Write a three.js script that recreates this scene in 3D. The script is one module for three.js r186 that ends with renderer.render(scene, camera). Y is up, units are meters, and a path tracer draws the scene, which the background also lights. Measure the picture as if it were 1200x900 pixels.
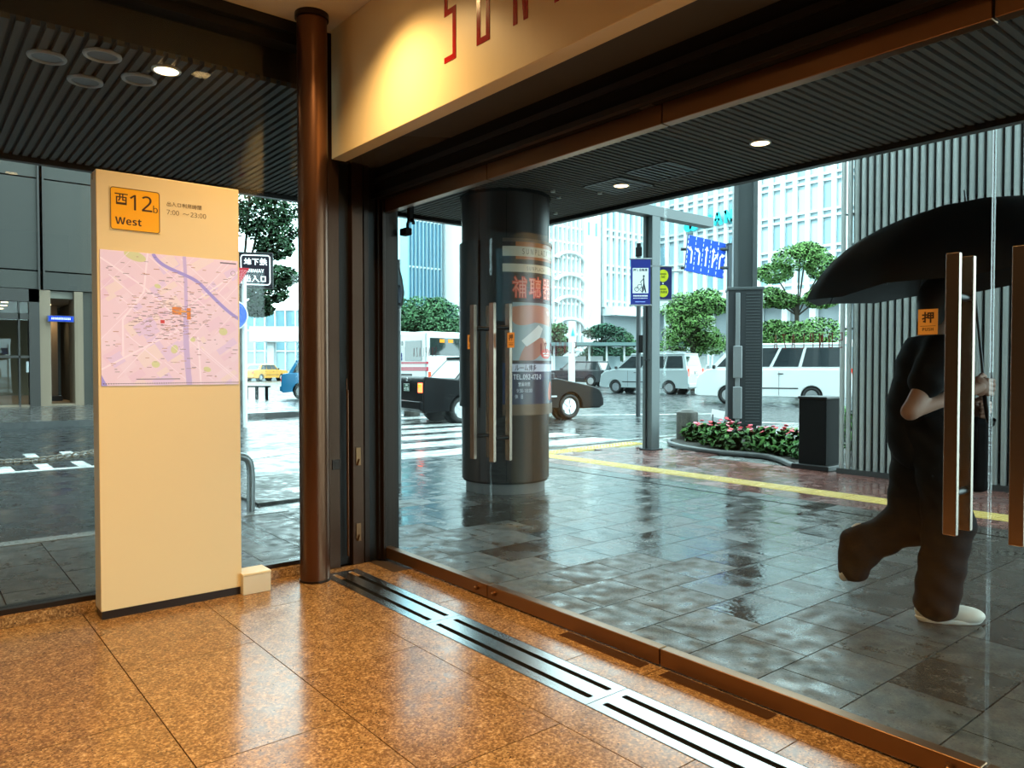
import * as THREE from 'three';
import { RoundedBoxGeometry } from 'three/addons/geometries/RoundedBoxGeometry.js';
import { ConvexGeometry } from 'three/addons/geometries/ConvexGeometry.js';
import { mergeGeometries } from 'three/addons/utils/BufferGeometryUtils.js';
import { MarchingCubes } from 'three/addons/objects/MarchingCubes.js';
import { RectAreaLightUniformsLib } from 'three/addons/lights/RectAreaLightUniformsLib.js';

// ---------------------------------------------------------------- camera, sky, exposure
RectAreaLightUniformsLib.init();
const scene = new THREE.Scene();
const FOCAL = 880, EYE = new THREE.Vector3(0, 1.2, 0), YAW = 50.8 * Math.PI / 180, PITCH = Math.atan(20 / FOCAL);
const camera = new THREE.PerspectiveCamera(2 * Math.atan(450 / FOCAL) * 180 / Math.PI, 4 / 3, 0.05, 600);
camera.position.copy(EYE);
const LOOK = new THREE.Vector3(-Math.sin(YAW) * Math.cos(PITCH), -Math.sin(PITCH), -Math.cos(YAW) * Math.cos(PITCH));
camera.lookAt(EYE.clone().add(LOOK));
scene.background = new THREE.Color().setRGB(0.72, 1.0, 1.03);   // rain cloud, even over the whole sky
scene.backgroundIntensity = 6.0;
const renderer = new THREE.WebGLRenderer({ antialias: true });
renderer.toneMapping = THREE.LinearToneMapping;
renderer.toneMappingExposure = 1.0;
renderer.shadowMap.enabled = true;
const WARM = new THREE.Color().setRGB(1.0, 0.65, 0.27);

// ---------------------------------------------------------------- pixel to place: a pixel gives a direction, a plane gives the distance
const FLAT = new THREE.Vector3(-Math.sin(YAW), 0, -Math.cos(YAW)), RIGHT = new THREE.Vector3(Math.cos(YAW), 0, -Math.sin(YAW));
const UPV = new THREE.Vector3().crossVectors(RIGHT, LOOK);
const ray = (u, v) => LOOK.clone().multiplyScalar(FOCAL).addScaledVector(RIGHT, u - 600).addScaledVector(UPV, 450 - v);
const onGround = (u, v, y = 0) => { const d = ray(u, v); return EYE.clone().addScaledVector(d, (y - EYE.y) / d.y); };
const onX = (u, v, x) => { const d = ray(u, v); return EYE.clone().addScaledVector(d, x / d.x); };
const onZ = (u, v, z) => { const d = ray(u, v); return EYE.clone().addScaledVector(d, z / d.z); };
const atDepth = (u, v, D) => { const d = ray(u, v); return EYE.clone().addScaledVector(d, D / d.dot(FLAT)); };

// ---------------------------------------------------------------- helpers
let seed = 12345;
const rnd = () => { seed = (seed * 1664525 + 1013904223) >>> 0; return seed / 4294967296; };
const rr = (a, b) => a + (b - a) * rnd();
const taken = new Map();
const numbered = (n) => { const k = taken.get(n) ?? 0; taken.set(n, k + 1); return k ? n + '_' + String(k).padStart(3, '0') : n; };
function mesh(name, geo, mat, parent, pos, rot) {
  const m = new THREE.Mesh(Array.isArray(geo) ? merge(geo) : geo, mat);
  m.name = parent ? name : numbered(name);
  if (pos) m.position.set(...pos);
  if (rot) m.rotation.set(...rot);
  (parent ?? scene).add(m);
  return m;
}
function merge(list) { const l = list.map((g) => { const n = g.index ? g.toNonIndexed() : g; for (const k of Object.keys(n.attributes)) if (!['position', 'normal', 'uv'].includes(k)) n.deleteAttribute(k); if (!n.attributes.uv) n.setAttribute('uv', new THREE.BufferAttribute(new Float32Array(n.attributes.position.count * 2), 2)); if (!n.attributes.normal) n.computeVertexNormals(); return n; }); return mergeGeometries(l); }
function tag(o, label, category, group) { o.userData.label = label; o.userData.category = category; if (group) o.userData.group = group; return o; }
function thing(name, label, category, pos = [0, 0, 0], turn = 0, group) {
  const g = new THREE.Group(); g.name = numbered(name); g.position.set(...pos); g.rotation.y = turn; scene.add(g);
  return tag(g, label, category, group);
}
function struct(name, label, category, geo, mat, pos) { let o; if (geo) o = mesh(name, geo, mat, null, pos); else { o = new THREE.Group(); o.name = numbered(name); scene.add(o); } tag(o, label, category); o.userData.kind = 'structure'; return o; }
const M = (r, g, b, roughness = 0.6, metalness = 0, extra = {}) => new THREE.MeshPhysicalMaterial({ color: new THREE.Color().setRGB(r, g, b), roughness, metalness, ...extra });
const G = {
  at: (g, x, y, z) => g.translate(x, y, z),
  box: (w, h, d, x = 0, y = 0, z = 0) => new THREE.BoxGeometry(w, h, d).translate(x, y, z),
  rbox: (w, h, d, r, x = 0, y = 0, z = 0) => new RoundedBoxGeometry(w, h, d, 2, r).translate(x, y, z),
  span: (x0, x1, y0, y1, z0, z1) => new THREE.BoxGeometry(Math.abs(x1 - x0), Math.abs(y1 - y0), Math.abs(z1 - z0)).translate((x0 + x1) / 2, (y0 + y1) / 2, (z0 + z1) / 2),
  cyl: (r, h, x = 0, y = 0, z = 0, n = 24, r2 = r) => new THREE.CylinderGeometry(r2, r, h, n).translate(x, y, z),
  tube: (pts, r, n = 8, seg = 0) => new THREE.TubeGeometry(new THREE.CatmullRomCurve3(pts.map((p) => p.isVector3 ? p : new THREE.Vector3(...p))), seg || pts.length * 6, r, n),
  hull: (pts) => new ConvexGeometry(pts.map((p) => p.isVector3 ? p : new THREE.Vector3(...p))),
  ext: (pts, depth, bevel = 0) => new THREE.ExtrudeGeometry(new THREE.Shape(pts.map((p) => new THREE.Vector2(...p))), { depth, bevelEnabled: bevel > 0, bevelThickness: bevel, bevelSize: bevel, bevelSegments: 2, steps: 1 }),
  // a polygon on the ground (list of [x, z]) with a thickness, its top at y
  slab: (pts, top, thick) => new THREE.ExtrudeGeometry(new THREE.Shape(pts.map(([x, z]) => new THREE.Vector2(x, -z))), { depth: thick, bevelEnabled: false }).rotateX(-Math.PI / 2).translate(0, top - thick, 0),
};
// box given by its limits, uv in metres from the place it stands
function mbox(x0, x1, y0, y1, z0, z1, ou = 0, ov = 0) {
  const g = G.span(x0, x1, y0, y1, z0, z1), p = g.attributes.position, n = g.attributes.normal, uv = g.attributes.uv;
  for (let i = 0; i < p.count; i++) {
    const ax = Math.abs(n.getX(i)), ay = Math.abs(n.getY(i));
    if (ay > 0.5) uv.setXY(i, p.getX(i) + ou, p.getZ(i) + ov); else if (ax > 0.5) uv.setXY(i, p.getZ(i) + ou, p.getY(i) + ov); else uv.setXY(i, p.getX(i) + ou, p.getY(i) + ov);
  }
  return g;
}
function slabUV(g) { const p = g.attributes.position, uv = g.attributes.uv; for (let i = 0; i < p.count; i++) uv.setXY(i, p.getX(i), p.getZ(i)); return g; }

// ---------------------------------------------------------------- computed textures
function valueNoise(N, cells, s) {           // tiling value noise
  const old = seed; seed = s; const g = Array.from({ length: cells * cells }, rnd); seed = old;
  const out = new Float32Array(N * N), sm = (t) => t * t * (3 - 2 * t);
  for (let y = 0; y < N; y++) for (let x = 0; x < N; x++) {
    const fx = x / N * cells, fy = y / N * cells, ix = Math.floor(fx), iy = Math.floor(fy), tx = sm(fx - ix), ty = sm(fy - iy);
    const q = (a, b) => g[((iy + b) % cells) * cells + (ix + a) % cells];
    out[y * N + x] = (q(0, 0) * (1 - tx) + q(1, 0) * tx) * (1 - ty) + (q(0, 1) * (1 - tx) + q(1, 1) * tx) * ty;
  }
  return out;
}
function dataTex(N, f, srgb, rep = 1) {
  const d = new Uint8Array(N * N * 4);
  for (let i = 0; i < N * N; i++) { const c = f(i); d[i * 4] = c[0]; d[i * 4 + 1] = c[1]; d[i * 4 + 2] = c[2]; d[i * 4 + 3] = 255; }
  const t = new THREE.DataTexture(d, N, N); t.wrapS = t.wrapT = THREE.RepeatWrapping; t.magFilter = THREE.LinearFilter; t.minFilter = THREE.LinearMipmapLinearFilter;
  if (srgb) t.colorSpace = THREE.SRGBColorSpace; t.repeat.set(rep, rep); t.needsUpdate = true; return t;
}
const mixc = (a, b, t) => a.map((v, i) => v + (b[i] - v) * t);
const N5 = 512, nA = valueNoise(N5, 128, 11), nB = valueNoise(N5, 200, 23), nC = valueNoise(N5, 24, 37), nD = valueNoise(N5, 7, 51), nE = valueNoise(N5, 64, 77);
// warm polished granite of the hall floor
const graniteMap = dataTex(N5, (i) => { let t = nA[i] * 0.55 + nB[i] * 0.45, c = mixc([118, 86, 54], [192, 152, 104], Math.min(1, Math.max(0, (t - 0.25) * 2))); if (nB[i] > 0.86) c = [62, 42, 30]; if (nA[i] > 0.9) c = [205, 172, 128]; const k = 0.93 + 0.14 * nC[i]; return c.map((v) => Math.min(255, v * k)); }, true, 1 / 0.85);
const graniteRough = dataTex(N5, (i) => { const v = 28 + 18 * nC[i] + 18 * nD[i] + 14 * nB[i]; return [v, v, v]; }, false, 1 / 0.85);
// dark granite paving outdoors
const paveMap = dataTex(N5, (i) => { let t = nA[i] * 0.5 + nB[i] * 0.5, c = mixc([72, 70, 68], [128, 124, 118], t); if (nB[i] > 0.85) c = [50, 50, 50]; const k = 0.85 + 0.3 * nC[i]; return c.map((v) => v * k); }, true, 1 / 1.1);
const wetBump = dataTex(N5, (i) => { const v = 90 * nE[i] + 100 * nC[i] + 60 * nA[i]; return [v, v, v]; }, false, 1 / 1.6);
const wetRough = dataTex(N5, (i) => { const v = Math.max(18, Math.min(110, 26 + 130 * (nC[i] * 0.5 + nD[i] * 0.5 - 0.38) + 22 * nB[i])); return [v, v, v]; }, false, 1 / 2.3);
const dampRough = dataTex(N5, (i) => { const v = Math.max(50, Math.min(200, 62 + 170 * (nC[i] * 0.6 + nD[i] * 0.4 - 0.3) + 30 * nB[i])); return [v, v, v]; }, false, 1 / 1.3);
const roadRough = dataTex(N5, (i) => { const v = Math.max(26, Math.min(120, 50 + 110 * (nC[i] * 0.6 + nD[i] * 0.4 - 0.45) + 24 * nB[i])); return [v, v, v]; }, false, 1 / 3.1);
const asphaltMap = dataTex(N5, (i) => { const v = 52 + 40 * nB[i] + 22 * nC[i]; return [v, v + 1, v + 2]; }, true, 1 / 2.5);
const concreteMap = dataTex(N5, (i) => { const v = 205 + 30 * nB[i] + 20 * nC[i]; return [v, v, v]; }, true, 1 / 2);
const fineBump = dataTex(N5, (i) => { const v = 255 * nB[i]; return [v, v, v]; }, false, 2);
function canvasTex(w, h, draw) {
  const c = document.createElement('canvas'); c.width = w; c.height = h; draw(c.getContext('2d'), w, h);
  const t = new THREE.CanvasTexture(c); t.colorSpace = THREE.SRGBColorSpace; t.anisotropy = 8; return t;
}
// Japanese characters as brush strokes in a square of 100
const KANJI = {
  '西': [[10, 14, 90, 14], [18, 38, 82, 38, 82, 90, 18, 90, 18, 38], [40, 14, 40, 50, 32, 64], [60, 14, 60, 60, 76, 60], [18, 82, 82, 82]],
  '出': [[50, 6, 50, 90], [22, 16, 22, 44, 78, 44, 78, 16], [12, 56, 12, 90, 88, 90, 88, 56]], '入': [[34, 12, 46, 12, 40, 45, 8, 92], [46, 20, 60, 60, 94, 92]], '口': [[20, 20, 80, 20, 80, 86, 20, 86, 20, 20]],
  '利': [[50, 10, 14, 20], [8, 36, 56, 36], [33, 16, 33, 94], [33, 40, 8, 74], [33, 40, 56, 64], [68, 18, 68, 70], [90, 8, 90, 92, 78, 88]],
  '用': [[20, 12, 20, 68, 10, 94], [20, 12, 84, 12, 84, 92], [20, 36, 84, 36], [20, 60, 84, 60], [52, 12, 52, 92]],
  '時': [[8, 18, 35, 18, 35, 82, 8, 82, 8, 18], [8, 50, 35, 50], [46, 22, 92, 22], [68, 6, 68, 40], [40, 40, 97, 40], [42, 60, 97, 60], [80, 46, 80, 92, 68, 90], [52, 68, 60, 80]],
  '間': [[12, 94, 12, 8, 42, 8, 42, 38, 12, 38], [12, 23, 42, 23], [88, 94, 88, 8, 58, 8, 58, 38, 88, 38], [58, 23, 88, 23], [34, 50, 66, 50, 66, 88, 34, 88, 34, 50], [34, 69, 66, 69]],
  '押': [[6, 30, 42, 30], [25, 8, 25, 92, 14, 88], [6, 64, 42, 50], [50, 14, 92, 14, 92, 58, 50, 58, 50, 14], [50, 36, 92, 36], [71, 14, 71, 96]],
  '地': [[8, 38, 38, 38], [23, 12, 23, 78], [5, 82, 40, 70], [46, 46, 92, 32, 92, 62, 84, 64], [70, 10, 70, 70], [56, 28, 56, 86, 94, 86, 94, 74]],
  '下': [[8, 16, 92, 16], [48, 16, 48, 94], [54, 38, 80, 58]], '鉄': [[28, 6, 6, 40], [28, 6, 50, 34], [16, 40, 42, 40], [10, 58, 46, 58], [28, 40, 28, 88], [6, 90, 50, 90], [64, 16, 54, 40], [58, 32, 92, 32], [52, 58, 97, 58], [75, 10, 75, 58, 54, 94], [75, 58, 97, 94]],
  '止': [[52, 12, 52, 88], [52, 46, 84, 46], [24, 44, 24, 88], [6, 88, 94, 88]], 'ま': [[18, 24, 82, 24], [22, 46, 78, 46], [50, 8, 50, 78, 36, 90, 22, 80, 36, 68, 60, 76, 82, 90]], 'れ': [[30, 8, 30, 94], [12, 30, 42, 30, 10, 76], [34, 50, 62, 26, 72, 40, 68, 80, 80, 88, 94, 72]],
  '補': [[18, 6, 28, 18], [6, 28, 38, 28, 8, 64], [24, 46, 24, 94], [28, 50, 42, 64], [46, 24, 96, 24], [70, 6, 70, 94], [50, 94, 50, 40, 90, 40, 90, 94], [50, 58, 90, 58], [50, 75, 90, 75], [82, 8, 92, 16]],
  '聴': [[4, 12, 44, 12], [12, 12, 12, 74], [36, 12, 36, 94], [12, 32, 36, 32], [12, 52, 36, 52], [4, 76, 46, 68], [50, 18, 96, 18], [73, 4, 73, 30], [54, 30, 92, 30, 92, 50, 54, 50, 54, 30], [66, 30, 66, 50], [80, 30, 80, 50], [52, 62, 48, 88], [62, 60, 62, 90, 86, 90, 86, 78], [72, 56, 78, 70], [90, 60, 97, 82]],
  '器': [[12, 8, 40, 8, 40, 30, 12, 30, 12, 8], [60, 8, 88, 8, 88, 30, 60, 30, 60, 8], [6, 46, 94, 46], [50, 34, 44, 52, 10, 66], [54, 46, 92, 66], [14, 68, 40, 68, 40, 94, 14, 94, 14, 68], [60, 68, 86, 68, 86, 94, 60, 94, 60, 68]],
  'ル': [[30, 14, 28, 60, 8, 88], [56, 10, 56, 86, 94, 56]], 'ー': [[8, 50, 92, 50]], 'ム': [[46, 8, 14, 80, 84, 76], [66, 50, 94, 92]], '博': [[6, 38, 36, 38], [20, 8, 20, 94], [42, 18, 96, 18], [69, 4, 69, 56], [48, 28, 48, 56], [48, 28, 90, 28, 90, 56, 48, 56], [48, 42, 90, 42], [40, 68, 98, 68], [82, 60, 82, 94, 70, 92], [52, 74, 60, 84]],
  '多': [[46, 4, 16, 34], [42, 12, 74, 12, 20, 56], [40, 24, 52, 34], [60, 42, 20, 76], [54, 50, 90, 50, 16, 96], [50, 64, 64, 74]], 'し': [[34, 8, 34, 74, 50, 88, 80, 70]], '自': [[50, 4, 40, 18], [22, 20, 78, 20, 78, 94, 22, 94, 22, 20], [22, 44, 78, 44], [22, 68, 78, 68]],
  '転': [[6, 18, 46, 18], [10, 32, 42, 32, 42, 62, 10, 62, 10, 32], [10, 47, 42, 47], [4, 76, 48, 76], [26, 6, 26, 94], [56, 22, 90, 22], [52, 46, 96, 46], [70, 46, 56, 84, 90, 78], [82, 62, 96, 92]], '車': [[12, 14, 88, 14], [22, 28, 78, 28, 78, 64, 22, 64, 22, 28], [22, 46, 78, 46], [6, 80, 94, 80], [50, 4, 50, 96]],
  '営': [[20, 6, 28, 18], [48, 4, 52, 16], [80, 4, 72, 18], [8, 36, 8, 24, 92, 24, 92, 36], [28, 36, 72, 36, 72, 54, 28, 54, 28, 36], [20, 66, 80, 66, 80, 94, 20, 94, 20, 66]], '業': [[36, 4, 36, 24], [62, 4, 62, 24], [8, 26, 92, 26], [14, 44, 86, 44], [20, 58, 80, 58], [6, 70, 94, 70], [50, 30, 50, 96], [46, 72, 14, 94], [54, 72, 88, 94]],
  '休': [[30, 6, 8, 50], [20, 34, 20, 94], [36, 30, 96, 30], [66, 6, 66, 94], [66, 34, 38, 78], [66, 34, 96, 78]], '日': [[24, 12, 76, 12, 76, 92, 24, 92, 24, 12], [24, 50, 76, 50]],
};
function kanji(ctx, text, x, y, size, weight, step = 1.06) {
  ctx.lineWidth = size * weight; ctx.lineCap = 'square'; ctx.lineJoin = 'miter';
  for (const ch of text) {
    for (const s of KANJI[ch] ?? []) { ctx.beginPath(); for (let i = 0; i < s.length; i += 2) ctx[i ? 'lineTo' : 'moveTo'](x + s[i] / 100 * size, y + s[i + 1] / 100 * size); ctx.stroke(); }
    x += size * step;
  }
}
// narrow upright capitals drawn as bars, w wide and h high; returns flat extruded geometries
function barLetters(text, w, h, step, bar, depth, mirrored) {
  const out = [], poly = (pts) => out.push(G.ext(pts, depth));
  [...text].forEach((ch, i) => {
    const x = i * step, b = bar, put = (list) => list.forEach((p) => poly(p.map(([a, c]) => [x + a, c])));
    const L = [[0, 0], [b, 0], [b, h], [0, h]], R = [[w - b, 0], [w, 0], [w, h], [w - b, h]], bot = [[b, 0], [w - b, 0], [w - b, b], [b, b]], top = [[b, h - b], [w - b, h - b], [w - b, h], [b, h]];
    const m = h * 0.5, mid = [[b, m - b / 2], [w - b, m - b / 2], [w - b, m + b / 2], [b, m + b / 2]];
    if (ch === 'S') put([[[0, 0], [w, 0], [w, b], [0, b]], [[w - b, b], [w, b], [w, m + b / 2], [w - b, m + b / 2]], [[0, m - b / 2], [w - b, m - b / 2], [w - b, m + b / 2], [0, m + b / 2]], [[0, m + b / 2], [b, m + b / 2], [b, h - b], [0, h - b]], [[0, h - b], [w, h - b], [w, h], [0, h]]]);
    if (ch === 'U') put([L, R, bot]);
    if (ch === 'N') put([L, R, [[b, h], [b, h * 0.72], [w - b, 0], [w - b, h * 0.28]]]);
    if (ch === 'P') put([L, top, mid, [[w - b, m - b / 2], [w, m - b / 2], [w, h], [w - b, h]]]);
    if (ch === 'L') put([L, [[b, 0], [w, 0], [w, b], [b, b]]]);
    if (ch === 'A') put([[[0, 0], [b, 0], [w / 2, h], [w / 2 - b * 0.8, h]], [[w - b, 0], [w, 0], [w / 2 + b * 0.8, h], [w / 2, h]], [[w * 0.22, h * 0.3], [w * 0.78, h * 0.3], [w * 0.74, h * 0.3 + b], [w * 0.26, h * 0.3 + b]]]);
    if (ch === 'Z') put([[[0, 0], [w, 0], [w, b], [0, b]], [[0, h - b], [w, h - b], [w, h], [0, h]], [[0, b], [b * 1.1, b], [w, h - b], [w - b * 1.1, h - b]]]);
  });
  const g = merge(out); if (mirrored) { g.scale(-1, 1, 1); const p = g.attributes.position; for (let i = 0; i < p.count; i += 3) for (let k = 0; k < 3; k++) { const a = p.getComponent(i, k); p.setComponent(i, k, p.getComponent(i + 1, k)); p.setComponent(i + 1, k, a); } g.computeVertexNormals(); }
  return g;
}
// ---------------------------------------------------------------- materials of the hall
const bronze = M(0.16, 0.075, 0.042, 0.3, 0.85), bronzeDark = M(0.03, 0.018, 0.013, 0.35, 0.6), bronzePanel = M(0.07, 0.036, 0.022, 0.34, 0.75), bronzeRail = M(0.24, 0.125, 0.06, 0.32, 0.85);
const blackMetal = M(0.012, 0.011, 0.011, 0.45, 0.3), blackMatte = M(0.008, 0.008, 0.008, 0.85, 0, { specularIntensity: 0.35 }), steel = M(0.62, 0.63, 0.64, 0.26, 1), steelHandle = M(0.33, 0.25, 0.2, 0.26, 1);
const cream = M(0.84, 0.69, 0.42, 0.42, 0, { clearcoat: 0.25, clearcoatRoughness: 0.3 }), creamMatte = M(0.72, 0.63, 0.47, 0.55);
const glass = new THREE.MeshPhysicalMaterial({ color: new THREE.Color().setRGB(0.955, 0.985, 0.98), roughness: 0, transmission: 1, thickness: 0, ior: 1.5, specularIntensity: 0.5 });
const granite = new THREE.MeshPhysicalMaterial({ map: graniteMap, roughnessMap: graniteRough, roughness: 1, clearcoat: 0.0 });
const granites = [granite, new THREE.MeshPhysicalMaterial({ map: graniteMap, roughnessMap: graniteRough, roughness: 1, color: new THREE.Color(0.9, 0.88, 0.86) }), new THREE.MeshPhysicalMaterial({ map: graniteMap, roughnessMap: graniteRough, roughness: 0.85, color: new THREE.Color(0.96, 0.97, 0.98) })];
const joint = M(0.05, 0.03, 0.02, 0.9), ceilingPaint = M(0.62, 0.54, 0.44, 0.7), wallPaint = M(0.07, 0.05, 0.04, 0.5);

// ---------------------------------------------------------------- the room shell
const DOOR_Z = -2.36, TOP = 3.15;
{
  const floor = struct('floor', 'warm speckled granite floor of the entrance hall', 'floor', mbox(-4.3, 4.6, -0.2, -0.012, -2.42, 4.1), joint);
  mesh('granite_border', mbox(-4.3, 4.6, -0.02, 0, 0.363, 4.1), granite, floor);
  const lines = [-1.707, -1.184, -0.672, -0.155, 0.361], gap = 0.0022;
  for (let r = 0; r < 4; r++) {
    const z0 = lines[r], z1 = lines[r + 1], off = r % 2 ? -3.233 : -3.655;
    for (let x = off - 0.905; x < 4.5; x += 0.908) {
      const a = Math.max(x, -4.12), b = Math.min(x + 0.908, 4.6); if (b - a < 0.03) continue;
      mesh('floor_tile', mbox(a + gap, b - gap, -0.02, 0, z0 + gap, z1 - gap, rnd() * 5, rnd() * 5), granites[Math.floor(rnd() * 3)], floor);
    }
  }
  for (let x = -4.12; x < 4.5; x += 0.905) mesh('floor_tile', mbox(x + gap, Math.min(x + 0.905, 4.6) - gap, -0.02, 0, -1.868, -1.707 - gap, rnd() * 5, rnd() * 5), granites[Math.floor(rnd() * 3)], floor);
  for (let x = -4.12; x < 4.5; x += 0.95) {
    mesh('floor_tile', mbox(x + gap, Math.min(x + 0.95, 4.6) - gap, -0.02, 0, -2.225 + gap, -2.092, rnd() * 5, rnd() * 5), granites[Math.floor(rnd() * 3)], floor);
    mesh('floor_tile', mbox(x + 0.3 + gap, Math.min(x + 1.25, 4.6) - gap, -0.02, 0, -2.42, -2.225 - gap, rnd() * 5, rnd() * 5), granites[Math.floor(rnd() * 3)], floor);
  }
  mesh('floor_tile', mbox(-4.12, -3.9, -0.02, 0, -2.09, -1.87, 1, 2), granite, floor);

  struct('ceiling', 'pale plaster ceiling of the hall', 'ceiling', G.span(-4.3, 4.6, TOP, 3.4, -2.42, 4.1), ceilingPaint);
  struct('wall_back', 'plain plaster wall behind the hall', 'wall', G.span(-4.3, 4.6, 0, TOP, 3.9, 4.1), wallPaint);
  struct('wall_right', 'plain plaster wall at the end of the hall', 'wall', G.span(4.4, 4.6, 0, TOP, -2.42, 3.9), wallPaint);
  struct('trim_1', 'dark metal trim above the side window', 'trim', [G.span(-4.27, -4.15, 3.04, 3.15, -1.95, 0.1), G.span(-4.15, -4.1, 3.09, 3.15, -1.95, 0.1)], blackMetal);
  const curb = struct('baseboard_left', 'low granite kerb under the side window', 'kerb', mbox(-4.3, -4.12, 0, 0.05, -1.95, 0.1), granite);
  mesh('seat_rail', G.span(-4.25, -4.16, 0.05, 0.075, -1.95, 0.1), bronzeDark, curb);
  const w = struct('window_1', 'tall fixed side window of clear glass behind the map pillar', 'window');
  mesh('pane', G.span(-4.215, -4.203, 0.075, 3.04, -1.95, 0.1), glass, w);
  struct('wall_side', 'dark stone wall where the side window ends', 'wall', G.span(-4.3, -4.12, 0.0, TOP, 0.1, 3.9), wallPaint);

  // the return beside the doors: bronze shutter guides and panels
  const ret = struct('wall_left', 'dark bronze panelled return between the side window and doors', 'wall');
  mesh('backing', G.span(-4.3, -4.16, 0, TOP, -2.46, -1.93), blackMetal, ret);
  for (const [z0, z1, x, m] of [[-1.93, -2.03, -4.11, bronzePanel], [-2.115, -2.19, -4.115, bronzePanel], [-2.197, -2.232, -4.12, bronzeDark], [-2.315, -2.335, -4.1, bronzeDark]]) mesh('panel', G.rbox(0.06, TOP, Math.abs(z1 - z0), 0.004, x - 0.03, TOP / 2, (z0 + z1) / 2), m, ret);
  mesh('guide_rod', [G.cyl(0.008, 1.0, -4.12, 0.56, -2.085, 10), G.cyl(0.004, 0.1, -4.13, 1.08, -2.085, 8)], bronze, ret);
  mesh('strike_plate', [G.rbox(0.006, 0.06, 0.055, 0.002, -4.108, 0.62, -2.005), G.box(0.008, 0.034, 0.03, -4.107, 0.62, -2.005)], bronzeDark, ret);
  for (const y of [0.66, 0.2]) mesh('latch', [G.box(0.008, 0.1, 0.03, -4.112, y, -2.15), G.hull([[-4.108, y - 0.055, -2.165], [-4.108, y - 0.055, -2.135], [-4.108, y - 0.015, -2.15], [-4.095, y - 0.055, -2.16], [-4.095, y - 0.055, -2.14], [-4.095, y - 0.02, -2.15]])], bronzeRail, ret);

  const fr = struct('trim_2', 'dark bronze door frame and header above the glass doors', 'door frame');
  mesh('jamb', G.span(-4.24, -4.13, 0, 2.24, -2.43, -2.3), bronzeDark, fr);
  mesh('header', [G.span(-4.3, 4.4, 2.235, TOP, -2.43, -2.3)], blackMatte, fr);
  mesh('header_channel', [G.span(-4.2, 4.4, 2.235, 2.26, -2.3, -2.27), G.span(-4.2, 4.4, 2.33, 2.36, -2.3, -2.28)], blackMetal, fr);
  mesh('soffit_panel', G.span(-4.16, 4.4, 2.425, 2.45, -2.3, -2.05), M(0.13, 0.13, 0.135, 0.25, 0.3), fr);
  mesh('hinge_plate', [[-2.45, -1.98], [-1.88, -1.41]].map(([a, b]) => G.span(a, b, 0, 0.003, -2.33, -2.27)), bronzeRail, fr);
  struct('wall_front', 'dark metal pier at the far end of the doors', 'wall', G.span(3.83, 4.4, 0, 2.24, -2.43, -2.3), bronzeDark);
}
// the lettered fascia over the doors
{
  const f = thing('fascia_sign', 'cream lettered fascia panel with red capitals above the doors', 'sign');
  mesh('panel', new RoundedBoxGeometry(8.48, TOP - 2.41, 0.09, 2, 0.004).translate(-4.08 + 4.24, (TOP + 2.41) / 2, -2.015), cream, f);
  const red = M(0.42, 0.012, 0.012, 0.12, 0, { clearcoat: 0.6, clearcoatRoughness: 0.08 });
  [...'SUNPLAZA'].forEach((ch, i) => mesh('letter', barLetters(ch, 0.093, 0.45, 0, 0.026, 0.002), red, f, [-2.908 + i * 0.2505, 2.597, -1.97]));
}
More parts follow.
